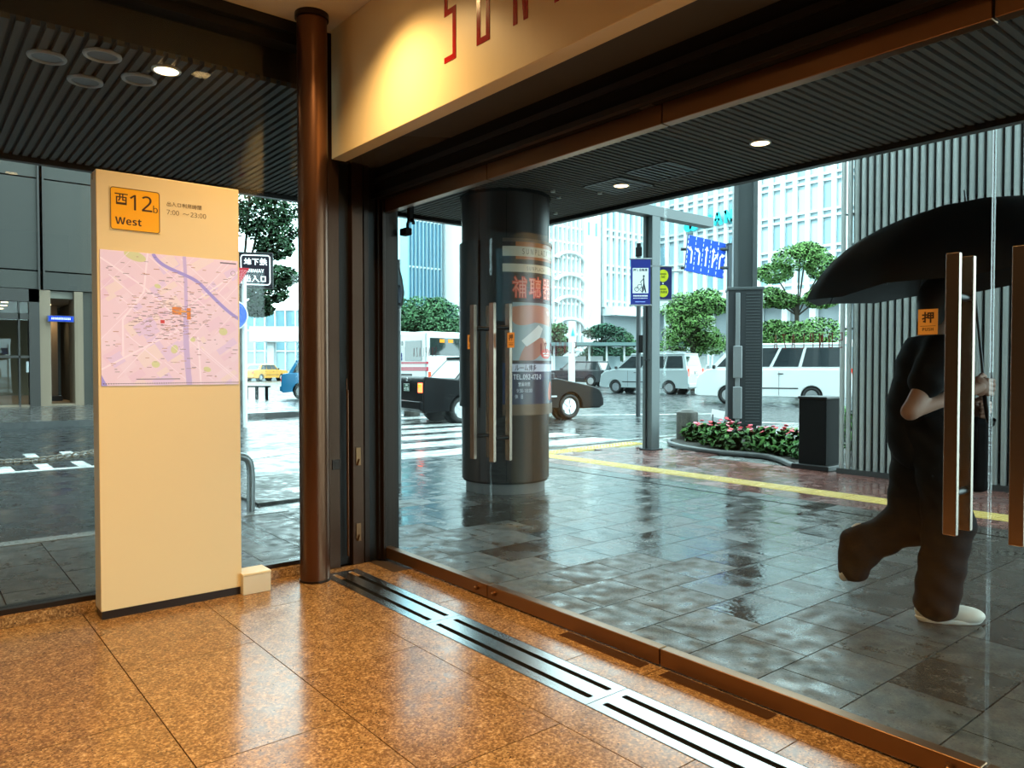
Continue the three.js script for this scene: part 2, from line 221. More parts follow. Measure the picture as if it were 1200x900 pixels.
// glass doors: two pairs and two leaves beyond the frame
const orange = (txt) => new THREE.MeshPhysicalMaterial({ map: canvasTex(128, 180, (c, w, h) => { c.fillStyle = '#cf9a4c'; c.fillRect(0, 0, w, h); c.strokeStyle = '#2a1608'; c.fillStyle = '#2a1608'; kanji(c, '押', 26, 18, 78, 0.13); c.font = 'bold 30px sans-serif'; c.textAlign = 'center'; c.fillText('PUSH', w / 2, h - 26); c.fillRect(14, 118, 100, 3); }), roughness: 0.4 });
const pushPrint = orange();
{
  const ex = [-4.205, -3.067, -1.932, -0.778, 0.376, 1.53, 2.68, 3.83], letterRed = M(0.16, 0.012, 0.02, 0.5);
  const labels = ['glass door leaf beside the bronze jamb, hinged on the shutter guide side', 'glass door leaf with push bar in front of the round outdoor pillar', 'glass door leaf with push bar in front of the umbrella walker', 'glass door leaf meeting the one before the umbrella walker', 'glass door leaf', 'glass door leaf', 'glass door leaf'];
  for (let i = 0; i < 5; i++) {
    const x0 = ex[i] + 0.003, x1 = ex[i + 1] - 0.003, w = x1 - x0, right = i % 2 === 0;   // right: its free edge is at x1
    const d = thing('glass_door', i < 4 ? labels[i] : 'glass door leaf beyond the second pair, by the dark pier', 'door', [x0, 0, DOOR_Z]);
    mesh('pane', G.span(0, w, 0.07, 2.16, -0.006, 0.006), glass, d);
    mesh('bottom_rail', G.rbox(w, 0.067, 0.05, 0.004, w / 2, 0.042, 0), bronzeRail, d);
    mesh('top_rail', G.rbox(w, 0.08, 0.05, 0.004, w / 2, 2.195, 0), bronzeRail, d);
    const hx = right ? w - 0.078 : 0.08, p = mesh('push_bar', G.rbox(0.036, 0.8, 0.02, 0.003, hx, 1.122, 0.052), steelHandle, d);
    mesh('outer_bar', G.rbox(0.036, 0.8, 0.02, 0.003, hx + (right ? 0.0 : 0), 1.122, -0.052), steelHandle, d);
    for (const y of [0.84, 1.40]) mesh('standoff', new THREE.CylinderGeometry(0.011, 0.011, 0.1, 12).rotateX(Math.PI / 2).translate(hx, y, 0), blackMetal, p);
    const sx = right ? hx - 0.085 : hx + 0.09, st = mesh('push_sticker', new THREE.PlaneGeometry(0.055, 0.075), pushPrint, d, [sx, 1.333, 0.0072]); st.userData.label = 'orange push sticker';
    const sb = mesh('sticker_back', G.box(0.055, 0.075, 0.001, sx, 1.333, 0.0066), M(0.5, 0.25, 0.06, 0.6), d);
    const lx = i === 2 ? 0.72 : right ? 0.62 : 0.62;
    const txt = mesh('lettering', barLetters('SUNPLAZA', 0.0135, 0.05, 0.0333, 0.0028, 0.0008, true), letterRed, d, [lx, 1.262, -0.0075]); txt.userData.label = 'small dark red capitals read from outside';
    mesh('lock_knob', [new THREE.CylinderGeometry(0.013, 0.013, 0.016, 16).rotateX(Math.PI / 2).translate(right ? w - 0.08 : 0.06, 0.045, 0.032), new THREE.SphereGeometry(0.009, 12, 8).translate(right ? w - 0.08 : 0.06, 0.045, 0.04)], bronzeRail, d);
    if (!right) mesh('pivot_box', G.rbox(0.07, 0.035, 0.03, 0.003, w - 0.06, 2.25, 0.04), blackMetal, d);
  }
  const w = struct('window_2', 'fixed clear glass panels past the door leaves', 'window');
  mesh('pane', G.span(1.535, 3.83, 0.0, 2.235, DOOR_Z - 0.006, DOOR_Z + 0.006), glass, w);
}
// round bronze column at the corner
{
  const c = thing('bronze_column', 'round polished bronze column between side window and doors', 'column', [-3.957, 0, -1.797]);
  mesh('shaft', G.cyl(0.082, TOP, 0, TOP / 2, 0, 48), bronze, c);
  mesh('collar', G.cyl(0.092, 0.03, 0, TOP - 0.016, 0, 48), bronzeDark, c);
  mesh('base_ring', G.cyl(0.086, 0.012, 0, 0.007, 0, 48), bronzeDark, c);
}
// steel drain grating in front of the doors: one panel after another, two slots each
{
  for (let i = -1; i < 5; i++) {
    const x0 = -2.95 + i * 1.072, len = 1.068, s = new THREE.Shape([[0, 0], [len, 0], [len, 0.216], [0, 0.216]].map((p) => new THREE.Vector2(...p)));
    for (const y of [0.044, 0.142]) { const h = new THREE.Path(), a = 0.034, b = len - 0.03, t = 0.028; h.moveTo(a + 0.006, y); h.lineTo(b - 0.006, y); h.quadraticCurveTo(b, y, b, y + 0.006); h.lineTo(b, y + t - 0.006); h.quadraticCurveTo(b, y + t, b - 0.006, y + t); h.lineTo(a + 0.006, y + t); h.quadraticCurveTo(a, y + t, a, y + t - 0.006); h.lineTo(a, y + 0.006); h.quadraticCurveTo(a, y, a + 0.006, y); s.holes.push(h); }
    const g = thing('drain_grate', ['slotted steel floor grate panel at the foot of the bronze column', 'slotted steel floor grate panel in front of the first door pair', 'slotted steel floor grate panel in front of the umbrella walker door', 'slotted steel floor grate panel past the first two doors', 'slotted steel floor grate panel near the glass end panels', 'last slotted steel floor grate panel by the pier'][i + 1], 'grate', [x0, 0, -1.872], 0, 'drain grates along the doors');
    mesh('plate', new THREE.ExtrudeGeometry(s, { depth: 0.005, bevelEnabled: false, curveSegments: 4 }).rotateX(-Math.PI / 2).translate(0, -0.004, 0), steel, g);
    mesh('slot_tray', [G.span(0.02, len - 0.02, -0.0115, -0.009, -0.02, -0.2)], blackMatte, g);
  }
  struct('trim_3', 'thin dark steel edge around the floor grates', 'trim', [G.span(-4.03, 3.5, -0.011, 0.0012, -1.872, -1.868), G.span(-4.03, 3.5, -0.011, 0.0012, -2.092, -2.088)], blackMetal);
}
// the map pillar
{
  const P = thing('map_pillar', 'cream standing map pillar with yellow exit badge and area map', 'sign', [-3.958, 0, -0.722]);
  const W = 0.664, D = 0.125, H = 2.125;
  mesh('body', new RoundedBoxGeometry(D, H - 0.04, W, 2, 0.004).translate(-D / 2, H / 2 + 0.02, -W / 2), cream, P);
  mesh('base_plate', G.span(-D + 0.01, -0.006, 0, 0.04, -0.006, -W + 0.006), bronzeDark, P);
  const face = (name, w, h, z, y, map, extra = {}) => { const m = mesh(name, G.box(w, h, 0.004), [0, 1, 2, 3, 4, 5].map((k) => k === 4 ? new THREE.MeshPhysicalMaterial({ map, roughness: 0.35, ...extra }) : creamMatte), P, [0.0015, y, z], [0, Math.PI / 2, 0]); return m; };
  const badge = canvasTex(320, 300, (c, w, h) => {
    c.fillStyle = '#e8cf98'; c.fillRect(0, 0, w, h); c.fillStyle = '#ffb800'; c.strokeStyle = '#4a2508'; c.lineWidth = 5; c.beginPath(); c.roundRect(5, 5, w - 10, h - 10, 18); c.fill(); c.stroke();
    c.fillStyle = c.strokeStyle = '#3a1c08'; kanji(c, '西', 26, 34, 92, 0.085); c.font = '150px sans-serif'; c.fillText('12', 112, 150); c.font = '68px sans-serif'; c.fillText('b', 268, 152); c.font = 'bold 70px sans-serif'; c.fillText('West', 32, 258);
  });
  face('exit_badge', 0.222, 0.204, -0.168, 1.952, badge).userData.label = 'yellow badge reading West 12b';
  const cm = mesh('opening_hours', new THREE.PlaneGeometry(0.225, 0.08), null, P, [0.001, 1.982, -0.418], [0, Math.PI / 2, 0]);
  cm.material = new THREE.MeshPhysicalMaterial({ roughness: 0.42, color: cream.color, alphaMap: canvasTex(512, 180, (c, w, h) => { c.fillStyle = '#000'; c.fillRect(0, 0, w, h); c.strokeStyle = c.fillStyle = '#fff'; kanji(c, '出入口利用時間', 8, 14, 52, 0.1, 1.06); c.font = '72px sans-serif'; c.fillText('7:00', 6, 156); c.fillText('23:00', 262, 156); c.lineWidth = 6; c.beginPath(); c.moveTo(186, 136); c.bezierCurveTo(206, 108, 224, 158, 246, 126); c.stroke(); }), transparent: true });
  cm.material.color.setRGB(0.16, 0.09, 0.03); cm.userData.label = 'opening hours lettering';
  const map = canvasTex(1024, 1024, (c, w, h) => {
    const old = seed; seed = 777;
    c.fillStyle = '#f3e4ea'; c.fillRect(0, 0, w, h);
    for (let i = 0; i < 60; i++) { c.fillStyle = ['#f5ece4', '#f0dde8', '#f5e9ee', '#e9dcf0'][i % 4]; c.save(); c.translate(rr(0, w), rr(0, h)); c.rotate(-0.6); c.fillRect(-rr(30, 90), -rr(20, 60), rr(60, 180), rr(40, 120)); c.restore(); }
    c.fillStyle = '#dbe6a8'; for (const [x, y, a, b] of [[240, 30, 80, 36], [400, 250, 24, 16], [900, 590, 34, 30], [520, 740, 26, 34], [380, 860, 30, 26], [660, 660, 20, 18], [770, 900, 30, 20]]) { c.beginPath(); c.ellipse(x, y, a, b, 0.3, 0, 7); c.fill(); }
    c.strokeStyle = '#fff8fb'; for (let i = 0; i < 26; i++) { c.lineWidth = rr(2, 7); const x = rr(-200, 1000), y = rr(-100, 1000), a = i % 2 ? 0.72 : -0.85, L = rr(200, 800); c.beginPath(); c.moveTo(x, y); c.lineTo(x + Math.cos(a) * L, y + Math.sin(a) * L); c.stroke(); }
    c.lineWidth = 12; for (const q of [[0, 60, 300, 260, 520, 470], [330, 0, 300, 300, 150, 520, 150, 800], [0, 900, 350, 700, 600, 560], [700, 640, 720, 1024], [620, 400, 1024, 90]]) { c.beginPath(); for (let i = 0; i < q.length; i += 2) c[i ? 'lineTo' : 'moveTo'](q[i], q[i + 1]); c.stroke(); }
    c.strokeStyle = '#cfc3e8'; c.lineWidth = 26; c.beginPath(); c.moveTo(600, 0); c.bezierCurveTo(620, 300, 600, 620, 640, 1024); c.stroke(); c.lineWidth = 34; c.beginPath(); c.moveTo(608, 480); c.bezierCurveTo(600, 620, 600, 700, 626, 1024); c.stroke();
    c.strokeStyle = '#a9a4e6'; c.lineWidth = 26; c.beginPath(); c.moveTo(370, 0); c.bezierCurveTo(420, 130, 640, 120, 740, 230); c.bezierCurveTo(880, 370, 940, 430, 1030, 480); c.stroke();
    c.fillStyle = '#a9a4e6'; c.beginPath(); c.moveTo(0, 940); c.lineTo(40, 1024); c.lineTo(0, 1024); c.fill();
    c.fillStyle = '#e8922e'; c.fillRect(505, 405, 70, 60); c.fillRect(616, 410, 30, 90); c.fillStyle = '#f0b45a'; c.fillRect(530, 430, 100, 18); c.fillStyle = '#d0362c'; c.fillRect(418, 512, 30, 26);
    for (let i = 0; i < 420; i++) { c.fillStyle = ['#8d7f86', '#a6858d', '#7e6f86', '#b58a72'][i % 4]; const x = i < 260 ? 150 + (rnd() + rnd()) * 330 : rr(10, 980), y = i < 260 ? 220 + (rnd() + rnd()) * 260 : rr(20, 960); c.fillRect(x, y, rr(10, 46), rr(2, 5)); }
    c.fillStyle = '#6c5f70'; c.fillRect(240, 972, 320, 6); for (let i = 0; i < 60; i++) c.fillRect(10 + i * 17, 1004, 10, 8); c.fillRect(880, 20, 130, 10); c.lineWidth = 3; c.strokeStyle = '#7c6f80'; c.beginPath(); c.arc(985, 105, 18, 0, 7); c.stroke();
    seed = old;
  });
  const mp = face('area_map', W - 0.022, 0.642, -W / 2 - 0.002, 1.431, map, { emissive: new THREE.Color().setRGB(0.62, 0.55, 0.66), emissiveMap: map, emissiveIntensity: 0.52, color: new THREE.Color().setRGB(0.66, 0.6, 0.72) }); mp.userData.label = 'backlit pink street map';
  const l = new THREE.RectAreaLight(new THREE.Color().setRGB(0.95, 0.8, 1), 0.25, 0.62, 0.62); l.position.set(0.02, 1.431, -W / 2); l.lookAt(10, 1.431, -W / 2); l.rotation.set(0, -Math.PI / 2, 0); P.add(l);
  mesh('top_clip', [G.box(0.006, 0.03, 0.012, -0.06, 2.1, 0.002)], steel, P);
}
{
  const b = thing('plinth_block', 'small cream block on the floor beside the map pillar', 'block', [-3.99, 0, -1.455]);
  mesh('block', G.rbox(0.135, 0.1, 0.15, 0.004, 0, 0.05, 0), creamMatte, b); mesh('cap', G.rbox(0.139, 0.012, 0.154, 0.003, 0, 0.106, 0), cream, b);
}
{
  const c = thing('surveillance_camera', 'small black camera bracket above the first door leaf', 'camera', [-4.08, 2.08, -2.47]);
  mesh('bracket', new THREE.TorusGeometry(0.035, 0.01, 10, 20, Math.PI * 1.2).translate(0.055, 0.0, 0), blackMatte, c); mesh('body', G.rbox(0.075, 0.045, 0.05, 0.008, 0, -0.035, 0), blackMatte, c); mesh('mount', G.box(0.03, 0.12, 0.03, 0.055, 0.08, 0), blackMatte, c);
}
// warm recessed downlights of the hall: fitting, glowing lens and the light just under it
function downlight(name, label, x, y, z, cd, color, angle, group, glow = 9, r = 0.055) {
  const d = thing(name, label, 'ceiling light', [x, y, z], 0, group);
  mesh('ring', new THREE.TorusGeometry(r * 1.12, r * 0.14, 8, 28).rotateX(Math.PI / 2), M(0.5, 0.45, 0.4, 0.4, 0.4), d);
  mesh('lens', G.cyl(r, 0.012, 0, 0.0, 0, 28), new THREE.MeshStandardMaterial({ color: 0x000000, emissive: color, emissiveIntensity: glow }), d);
  const s = new THREE.SpotLight(color, cd, 0, angle, 0.9, 2); s.position.set(0, -0.03, 0); s.target.position.set(0, -1, 0); s.shadow.radius = 2.5; d.add(s, s.target);
  return d;
}
const hallLamps = [[-3.22, -1.58, 14], [-2.3, -0.35, 30], [-1.1, -0.35, 17], [0.6, -0.9, 20]];
hallLamps.forEach(([x, z, cd], i) => downlight('ceiling_downlight', ['warm recessed downlight close to the fascia', 'warm recessed downlight over the middle floor tiles', 'warm recessed downlight inside the umbrella walker door', 'warm recessed downlight before the right doors'][i], x, TOP - 0.008, z, cd * 0.85, WARM, 1.15, 'hall downlights'));
// ---------------------------------------------------------------- the canopy outside: slatted soffit, edge, pillar, lamps
const SOF = 2.86, CX = -7.06, CZ = -5.76;
const soffitDark = M(0.012, 0.012, 0.011, 0.7), slatMat = M(0.06, 0.056, 0.05, 0.75, 0), edgeDark = M(0.025, 0.022, 0.02, 0.4, 0.4);
{
  const c = struct('ceiling_canopy', 'dark slatted soffit of the entrance canopy', 'ceiling');
  mesh('backing', [G.span(CX, 4.6, SOF + 0.02, 3.35, CZ, -2.43), G.span(CX, -4.3, SOF + 0.02, 3.35, -2.43, 4.1)], soffitDark, c);
  const pitch = 0.062, w = 0.036;
  const k = (-2.43 - CZ) / (-4.3 - CX);                         // the mitre from the inner to the outer corner
  const unit = new THREE.BoxGeometry(1, 1, 1);
  const slat = (x0, x1, z0, z1) => { const m = mesh('slat', unit, slatMat, c, [(x0 + x1) / 2, SOF + 0.006, (z0 + z1) / 2]); m.scale.set(x1 - x0, 0.028, z1 - z0); };
  for (let x = CX + 0.06, i = 0; x < 0.4; x += pitch, i++) { const zIn = x < -4.3 ? CZ + (x - CX) * k : -2.43; if (zIn - CZ > 0.08) slat(x, x + w, CZ + 0.05, zIn); }
  for (let z = CZ + 0.06; z < 1.2; z += pitch) { const xIn = z < -2.43 ? CX + (z - CZ) / k : -4.3; if (xIn - CX > 0.08) slat(CX + 0.05, xIn, z, z + w); }
  mesh('edge_band', [G.span(CX - 0.05, 4.6, SOF - 0.04, 3.4, CZ - 0.06, CZ), G.span(CX - 0.06, CX, SOF - 0.04, 3.4, CZ - 0.06, 4.1)], edgeDark, c);
  mesh('edge_lip', [G.span(CX, 4.6, SOF - 0.05, SOF - 0.03, CZ, CZ + 0.05), G.span(CX, CX + 0.05, SOF - 0.05, SOF - 0.03, CZ, 4.1)], edgeDark, c);
  for (const [x, z] of [[-4.72, -5.1], [-4.13, -5.02]]) mesh('access_panel', [[-1, 0], [1, 0], [0, -1], [0, 1]].map(([a, b]) => G.box(a ? 0.02 : 0.46, 0.008, b ? 0.02 : 0.46, x + a * 0.22, SOF - 0.012, z + b * 0.22)).concat([0, 1, 2, 3, 4, 5, 6].map((q) => G.box(0.03, 0.004, 0.42, x - 0.18 + q * 0.06, SOF - 0.01, z))), edgeDark, c);
  for (const [u, v] of [[703, 226], [648, 224], [655, 231], [651, 250]]) { const p = onGround(u, v, SOF - 0.012); mesh('sprinkler_cap', G.cyl(0.022, 0.02, p.x, SOF - 0.014, p.z, 12), M(0.4, 0.4, 0.38, 0.5), c); }
  struct('wall_upper', 'upper storeys of the building over the hall', 'wall', G.span(-4.3, 40, 3.4, 42, -2.43, 60), M(0.3, 0.3, 0.3, 0.8));
}
for (const [u, v, label] of [[195, 82, 'lit warm downlight in the soffit left of the column'], [891, 167, 'lit downlight in the soffit above the pipe screen view'], [728, 217, 'lit downlight in the square soffit panel near the pillar']]) {
  const p = onGround(u, v, SOF - 0.012); downlight('soffit_downlight', label, p.x, SOF - 0.014, p.z, 4, new THREE.Color().setRGB(1, 0.66, 0.34), 1.1, 'canopy downlights', 9, 0.062);
}
for (const [u, v] of [[55, 67], [120, 65], [100, 95], [163, 93]]) {
  const p = onGround(u, v, SOF - 0.012), d = thing('unlit_downlight', u === 163 ? 'switched-off grey downlight next to the lit one in the soffit' : u === 55 ? 'switched-off grey downlight farthest from the lit one' : 'switched-off grey round downlight between two others in the soffit', 'ceiling light', [p.x, SOF - 0.012, p.z], 0, 'unlit canopy downlights');
  mesh('rim', new THREE.TorusGeometry(0.082, 0.012, 8, 28).rotateX(Math.PI / 2), M(0.32, 0.31, 0.32, 0.5), d); mesh('lens', G.cyl(0.08, 0.008, 0, 0.002, 0, 28), M(0.1, 0.095, 0.11, 0.3), d);
}
// the round pillar with its advertisement casing
{
  const P = thing('round_pillar', 'thick round dark clad pillar outside the doors carrying posters', 'pillar', [-5.78, 0, -4.63]);
  const clad = M(0.026, 0.018, 0.015, 0.4, 0.1, { specularIntensity: 0.5 }), R = 0.43, toCam = Math.atan2(5.78, 4.63);   // three.js cylinder angles: 0 is +z, growing to +x
  mesh('core', G.cyl(R - 0.015, SOF - 0.1, 0, (SOF + 0.1) / 2, 0, 48), blackMatte, P);
  const n = 10; for (let i = 0; i < n; i++) mesh('clad_panel', new THREE.CylinderGeometry(R, R, SOF - 0.12, 8, 1, true, i / n * Math.PI * 2 + 0.3, Math.PI * 2 / n - 0.014).translate(0, (SOF + 0.12) / 2, 0), clad, P);
  mesh('plinth', G.cyl(0.39, 0.13, 0, 0.065, 0, 48), M(0.12, 0.115, 0.11, 0.5), P);
  mesh('top_collar', G.cyl(0.445, 0.03, 0, SOF - 0.018, 0, 48), blackMatte, P);
  const ad = canvasTex(1024, 1400, (c, w, h) => {
    c.fillStyle = '#3d2f2c'; c.fillRect(0, 0, w, h); c.fillStyle = '#b86a3a'; c.fillRect(160, 0, w - 160, 150);
    c.fillStyle = '#d8c6ae'; c.fillRect(0, 40, w, 85); c.fillRect(0, 190, w, 70); c.fillStyle = '#5b4334'; c.font = '64px sans-serif'; c.fillText('S U N P L A Z A', 240, 105); c.font = '44px sans-serif'; c.fillText('S U N P L A Z A', 300, 242);
    c.fillStyle = '#3a2420'; c.fillRect(0, 275, w, 230); c.strokeStyle = '#e0533a'; kanji(c, '補聴器', 120, 300, 180, 0.16, 1.22); c.strokeStyle = '#f7a58e'; kanji(c, '補聴器', 120, 300, 180, 0.05, 1.22);
    c.fillStyle = '#9fb0b8'; c.fillRect(120, 520, w - 120, 500);
    const skin = (pts, col) => { c.fillStyle = col; c.beginPath(); c.moveTo(pts[0], pts[1]); for (let i = 2; i < pts.length; i += 4) if (i + 3 < pts.length) c.quadraticCurveTo(pts[i], pts[i + 1], pts[i + 2], pts[i + 3]); else c.lineTo(pts[i], pts[i + 1]); c.fill(); };
    skin([120, 560, 420, 520, 700, 560, 790, 640, 740, 720, 600, 700, 420, 690, 120, 760, 110, 650, 120, 560], '#c98a72'); skin([200, 1020, 260, 860, 420, 830, 620, 800, 660, 880, 560, 960, 420, 1010, 400, 1020, 300, 1020, 200, 1020], '#b87862'); skin([640, 590, 700, 570, 730, 610, 690, 650, 640, 590], '#e7bfae'); skin([560, 830, 610, 810, 630, 850, 590, 880, 560, 830], '#e7bfae');
    c.fillStyle = '#e9ecee'; c.beginPath(); c.moveTo(230, 850); c.lineTo(480, 710); c.lineTo(560, 740); c.lineTo(500, 820); c.lineTo(300, 900); c.fill(); c.fillStyle = '#d24a3c'; c.beginPath(); c.ellipse(640, 960, 120, 46, 0, 0, 7); c.fill(); c.fillStyle = '#fff'; c.font = 'bold 34px sans-serif'; c.fillRect(560, 952, 160, 10); c.fillRect(580, 972, 120, 8);
    c.fillStyle = '#2f3550'; c.fillRect(0, 1040, w, 360); c.fillStyle = '#cfd3e6'; c.fillRect(90, 1050, w, 66); c.strokeStyle = '#2f3550'; kanji(c, 'ルーム博多', 150, 1056, 54, 0.12, 1.1);
    c.fillStyle = c.strokeStyle = '#e4e6f2'; c.font = 'bold 62px sans-serif'; c.fillText('TEL.092-472-0000'.slice(0, 13), 130, 1184); kanji(c, '営業時間', 190, 1206, 38, 0.1); c.font = '44px sans-serif'; c.fillText('9:30-18:00', 170, 1296); kanji(c, '休', 150, 1312, 38, 0.1); c.fillText('日  月', 220, 1348); kanji(c, '日', 220, 1312, 38, 0.1); c.fillStyle = '#c0503a'; c.beginPath(); c.ellipse(760, 1290, 60, 90, 0.4, 0, 7); c.fill();
  });
  const y0 = 0.85, y1 = 2.36, a0 = toCam - 0.06;
  mesh('poster_casing', [new THREE.CylinderGeometry(R + 0.022, R + 0.022, y1 - y0 + 0.06, 48, 1, false, toCam - 1.9 + Math.PI * 2, 1.3).translate(0, (y0 + y1) / 2, 0)], blackMetal, P);
  mesh('poster', new THREE.CylinderGeometry(R + 0.024, R + 0.024, y1 - y0, 32, 1, true, a0, 1.75).translate(0, (y0 + y1) / 2, 0), new THREE.MeshPhysicalMaterial({ map: ad, roughness: 0.25, side: THREE.DoubleSide }), P).userData.label = 'wrap-round poster with fingers and red characters';
  mesh('poster_trim', [y0 - 0.05, y1 + 0.015].map((y) => new THREE.CylinderGeometry(R + 0.03, R + 0.03, y < 1 ? 0.1 : 0.03, 32, 1, false, a0, 1.78).translate(0, y, 0)), M(0.12, 0.075, 0.05, 0.4, 0.4), P);
}
// ---------------------------------------------------------------- ground outdoors
const wet = (color, map, rough = wetRough, bump = 0.0012) => new THREE.MeshPhysicalMaterial({ color: new THREE.Color(...color), map, roughnessMap: rough, roughness: 1, bumpMap: wetBump, bumpScale: bump });
const paveWet = [wet([0.4, 0.41, 0.41], paveMap), wet([0.34, 0.35, 0.35], paveMap), wet([0.45, 0.45, 0.44], paveMap)];
const paveDamp = [wet([0.62, 0.62, 0.6], paveMap, dampRough, 0.0008), wet([0.56, 0.56, 0.55], paveMap, dampRough, 0.0008), wet([0.68, 0.67, 0.65], paveMap, dampRough, 0.0008)];
const redWet = [wet([0.20, 0.085, 0.07], concreteMap), wet([0.17, 0.08, 0.07], concreteMap), wet([0.24, 0.10, 0.08], concreteMap)], kerbStone = wet([0.3, 0.3, 0.29], concreteMap);
const whitePaint = wet([0.8, 0.8, 0.78], concreteMap, wetRough, 0.001), yellowPaint = wet([0.88, 0.66, 0.22], concreteMap);
const jointOut = M(0.02, 0.02, 0.02, 0.5);
{
  const road = struct('road', 'wet asphalt street in the rain', 'road', slabUV(G.slab([[-260, 30], [60, 30], [60, -260], [-260, -260]], -0.02, 0.3)), wet([0.26, 0.27, 0.28], asphaltMap, roadRough, 0.0009));
  const P = struct('floor_pavement', 'wet dark granite pavement under the canopy', 'pavement', G.slab([[-6.15, 4.1], [-6.15, -2.6], [-7.95, -4.2], [-7.95, -6.0], [4.6, -6.0], [4.6, -2.43], [-4.3, -2.43], [-4.3, 4.1]], -0.014, 0.2), jointOut);
  const cw = 0.3265, cl = 0.388, g = 0.003, kinds = (z) => { const w = (-3.4 - z) / 1.1 + rr(-0.5, 0.5); return (w > 0 ? paveWet : paveDamp)[Math.floor(rnd() * 3)]; };
  for (let i = -19; i < 6; i++) {
    const x0 = -1.948 + i * cw;
    for (let j = -1; j < 10; j++) {
      const za = -2.43 - j * cl + (i % 2 ? 0.11 : -0.085) + 0.0, zb = za - cl, z0 = Math.max(zb, -6.0), z1 = Math.min(za, -2.43);
      if (z1 - z0 < 0.03) continue;
      if (x0 < -6.2 && z1 > -4.3 + (x0 + 7.95) * -0.92 + 1.7) { if ((x0 + 6.15) * 0.89 + 2.6 > -(z1) - 0.35) continue; }
      mesh('paving_slab', mbox(x0 + g, x0 + cw - g, -0.03, 0, z0 + g, z1 - g, rnd() * 7, rnd() * 7), kinds((z0 + z1) / 2), P);
    }
  }
  for (let j = 0; j < 12; j++) {
    const z1 = 0.62 - j * 0.33 + 0.3, z0 = Math.max(z1 - 0.33, -2.43); if (z1 - z0 < 0.03) continue;
    for (let k = 0; k < 3; k++) { const x0 = Math.max(-6.0, -6.0 + k * 0.62 - (j % 2 ? 0.28 : 0)), x1 = Math.min(-4.3, -6.0 + (k + 1) * 0.62 - (j % 2 ? 0.28 : 0)); if (x1 - x0 > 0.05) mesh('paving_slab', mbox(x0 + g, x1 - g, -0.03, 0, z0 + g, z1 - g, rnd() * 7, rnd() * 7), paveDamp[Math.floor(rnd() * 3)], P); }
    if (j % 2) mesh('paving_slab', mbox(-4.42 + g, -4.3, -0.03, 0, z0 + g, z1 - g, 1, 3), paveDamp[1], P);
  }
  mesh('kerb_stone', [mbox(-6.15, -6.003, -0.05, 0.004, -2.5, 4.1)], kerbStone, P);
  // red pavement beyond the canopy with its yellow guiding line
  const R = struct('floor_sidewalk', 'wet red tiled sidewalk with a yellow guiding line', 'sidewalk', G.slab([[-7.95, -6.0], [-8.35, -7.4], [-8.45, -12.2], [-8.6, -40], [30, -40], [30, -6.0]], -0.016, 0.2), kerbStone);
  for (let x = -7.75; x < -1.2; x += 0.45) for (const [za, zb] of [[-6.03, -6.32], [-6.32, -6.64], [-6.96, -7.4], [-7.4, -7.84], [-7.84, -8.28], [-8.28, -8.72]]) {
    const off = (za === -6.32 || za === -7.4 || za === -8.28) ? 0.22 : 0; if (za < -8.2 && x > -6.6) continue; if (za > -6.1) { mesh('edge_tile', mbox(x + off + g, x + off + 0.45 - g, -0.03, -0.001, zb + g, za - g, rnd() * 7, rnd() * 7), paveWet[1], R); continue; }
    mesh('red_tile', mbox(x + off + g, x + off + 0.45 - g, -0.03, 0, zb + g, za - g, rnd() * 7, rnd() * 7), redWet[Math.floor(rnd() * 3)], R);
  }
  for (let x = -7.9; x < -1.2; x += 0.3) mesh('guiding_tile', [mbox(x + g, x + 0.3 - g, -0.03, 0.001, -6.95, -6.65)].concat([0, 1, 2, 3].map((k) => G.rbox(0.27, 0.008, 0.035, 0.003, x + 0.15, 0.003, -6.7 - k * 0.067))), yellowPaint, R);
  for (let k = 0; k < 7; k++) { const z = -6.97 - k * 0.3, x = -7.95 - k * 0.03; mesh('warning_tile', [mbox(x + g, x + 0.3 - g, -0.03, 0.002, z - 0.3 + g, z - g)].concat(Array.from({ length: 16 }, (_, q) => G.cyl(0.014, 0.008, x + 0.05 + (q % 4) * 0.066, 0.004, z - 0.05 - Math.floor(q / 4) * 0.066, 8))), yellowPaint, R); }
  mesh('kerb_stone', G.slab([[-8.0, -6.0], [-8.4, -7.4], [-8.5, -12.2], [-8.65, -40], [-8.5, -40], [-8.35, -12.2], [-8.25, -7.4], [-7.9, -6.0]], 0.006, 0.1), kerbStone, R);
  // the far side of the street
  struct('floor_far_sidewalk', 'dark sidewalk in front of the lobby across the street', 'sidewalk', slabUV(G.slab([[-17.7, 12], [-17.7, -9.5], [-30, -9.5], [-30, 12]], 0.1, 0.3)), wet([0.1, 0.09, 0.085], concreteMap));
  struct('trim_kerb', 'dark kerb along the far sidewalk', 'kerb', G.slab([[-17.55, 12], [-17.55, -9.5], [-17.72, -9.5], [-17.72, 12]], 0.11, 0.3), wet([0.08, 0.08, 0.08], concreteMap));
}
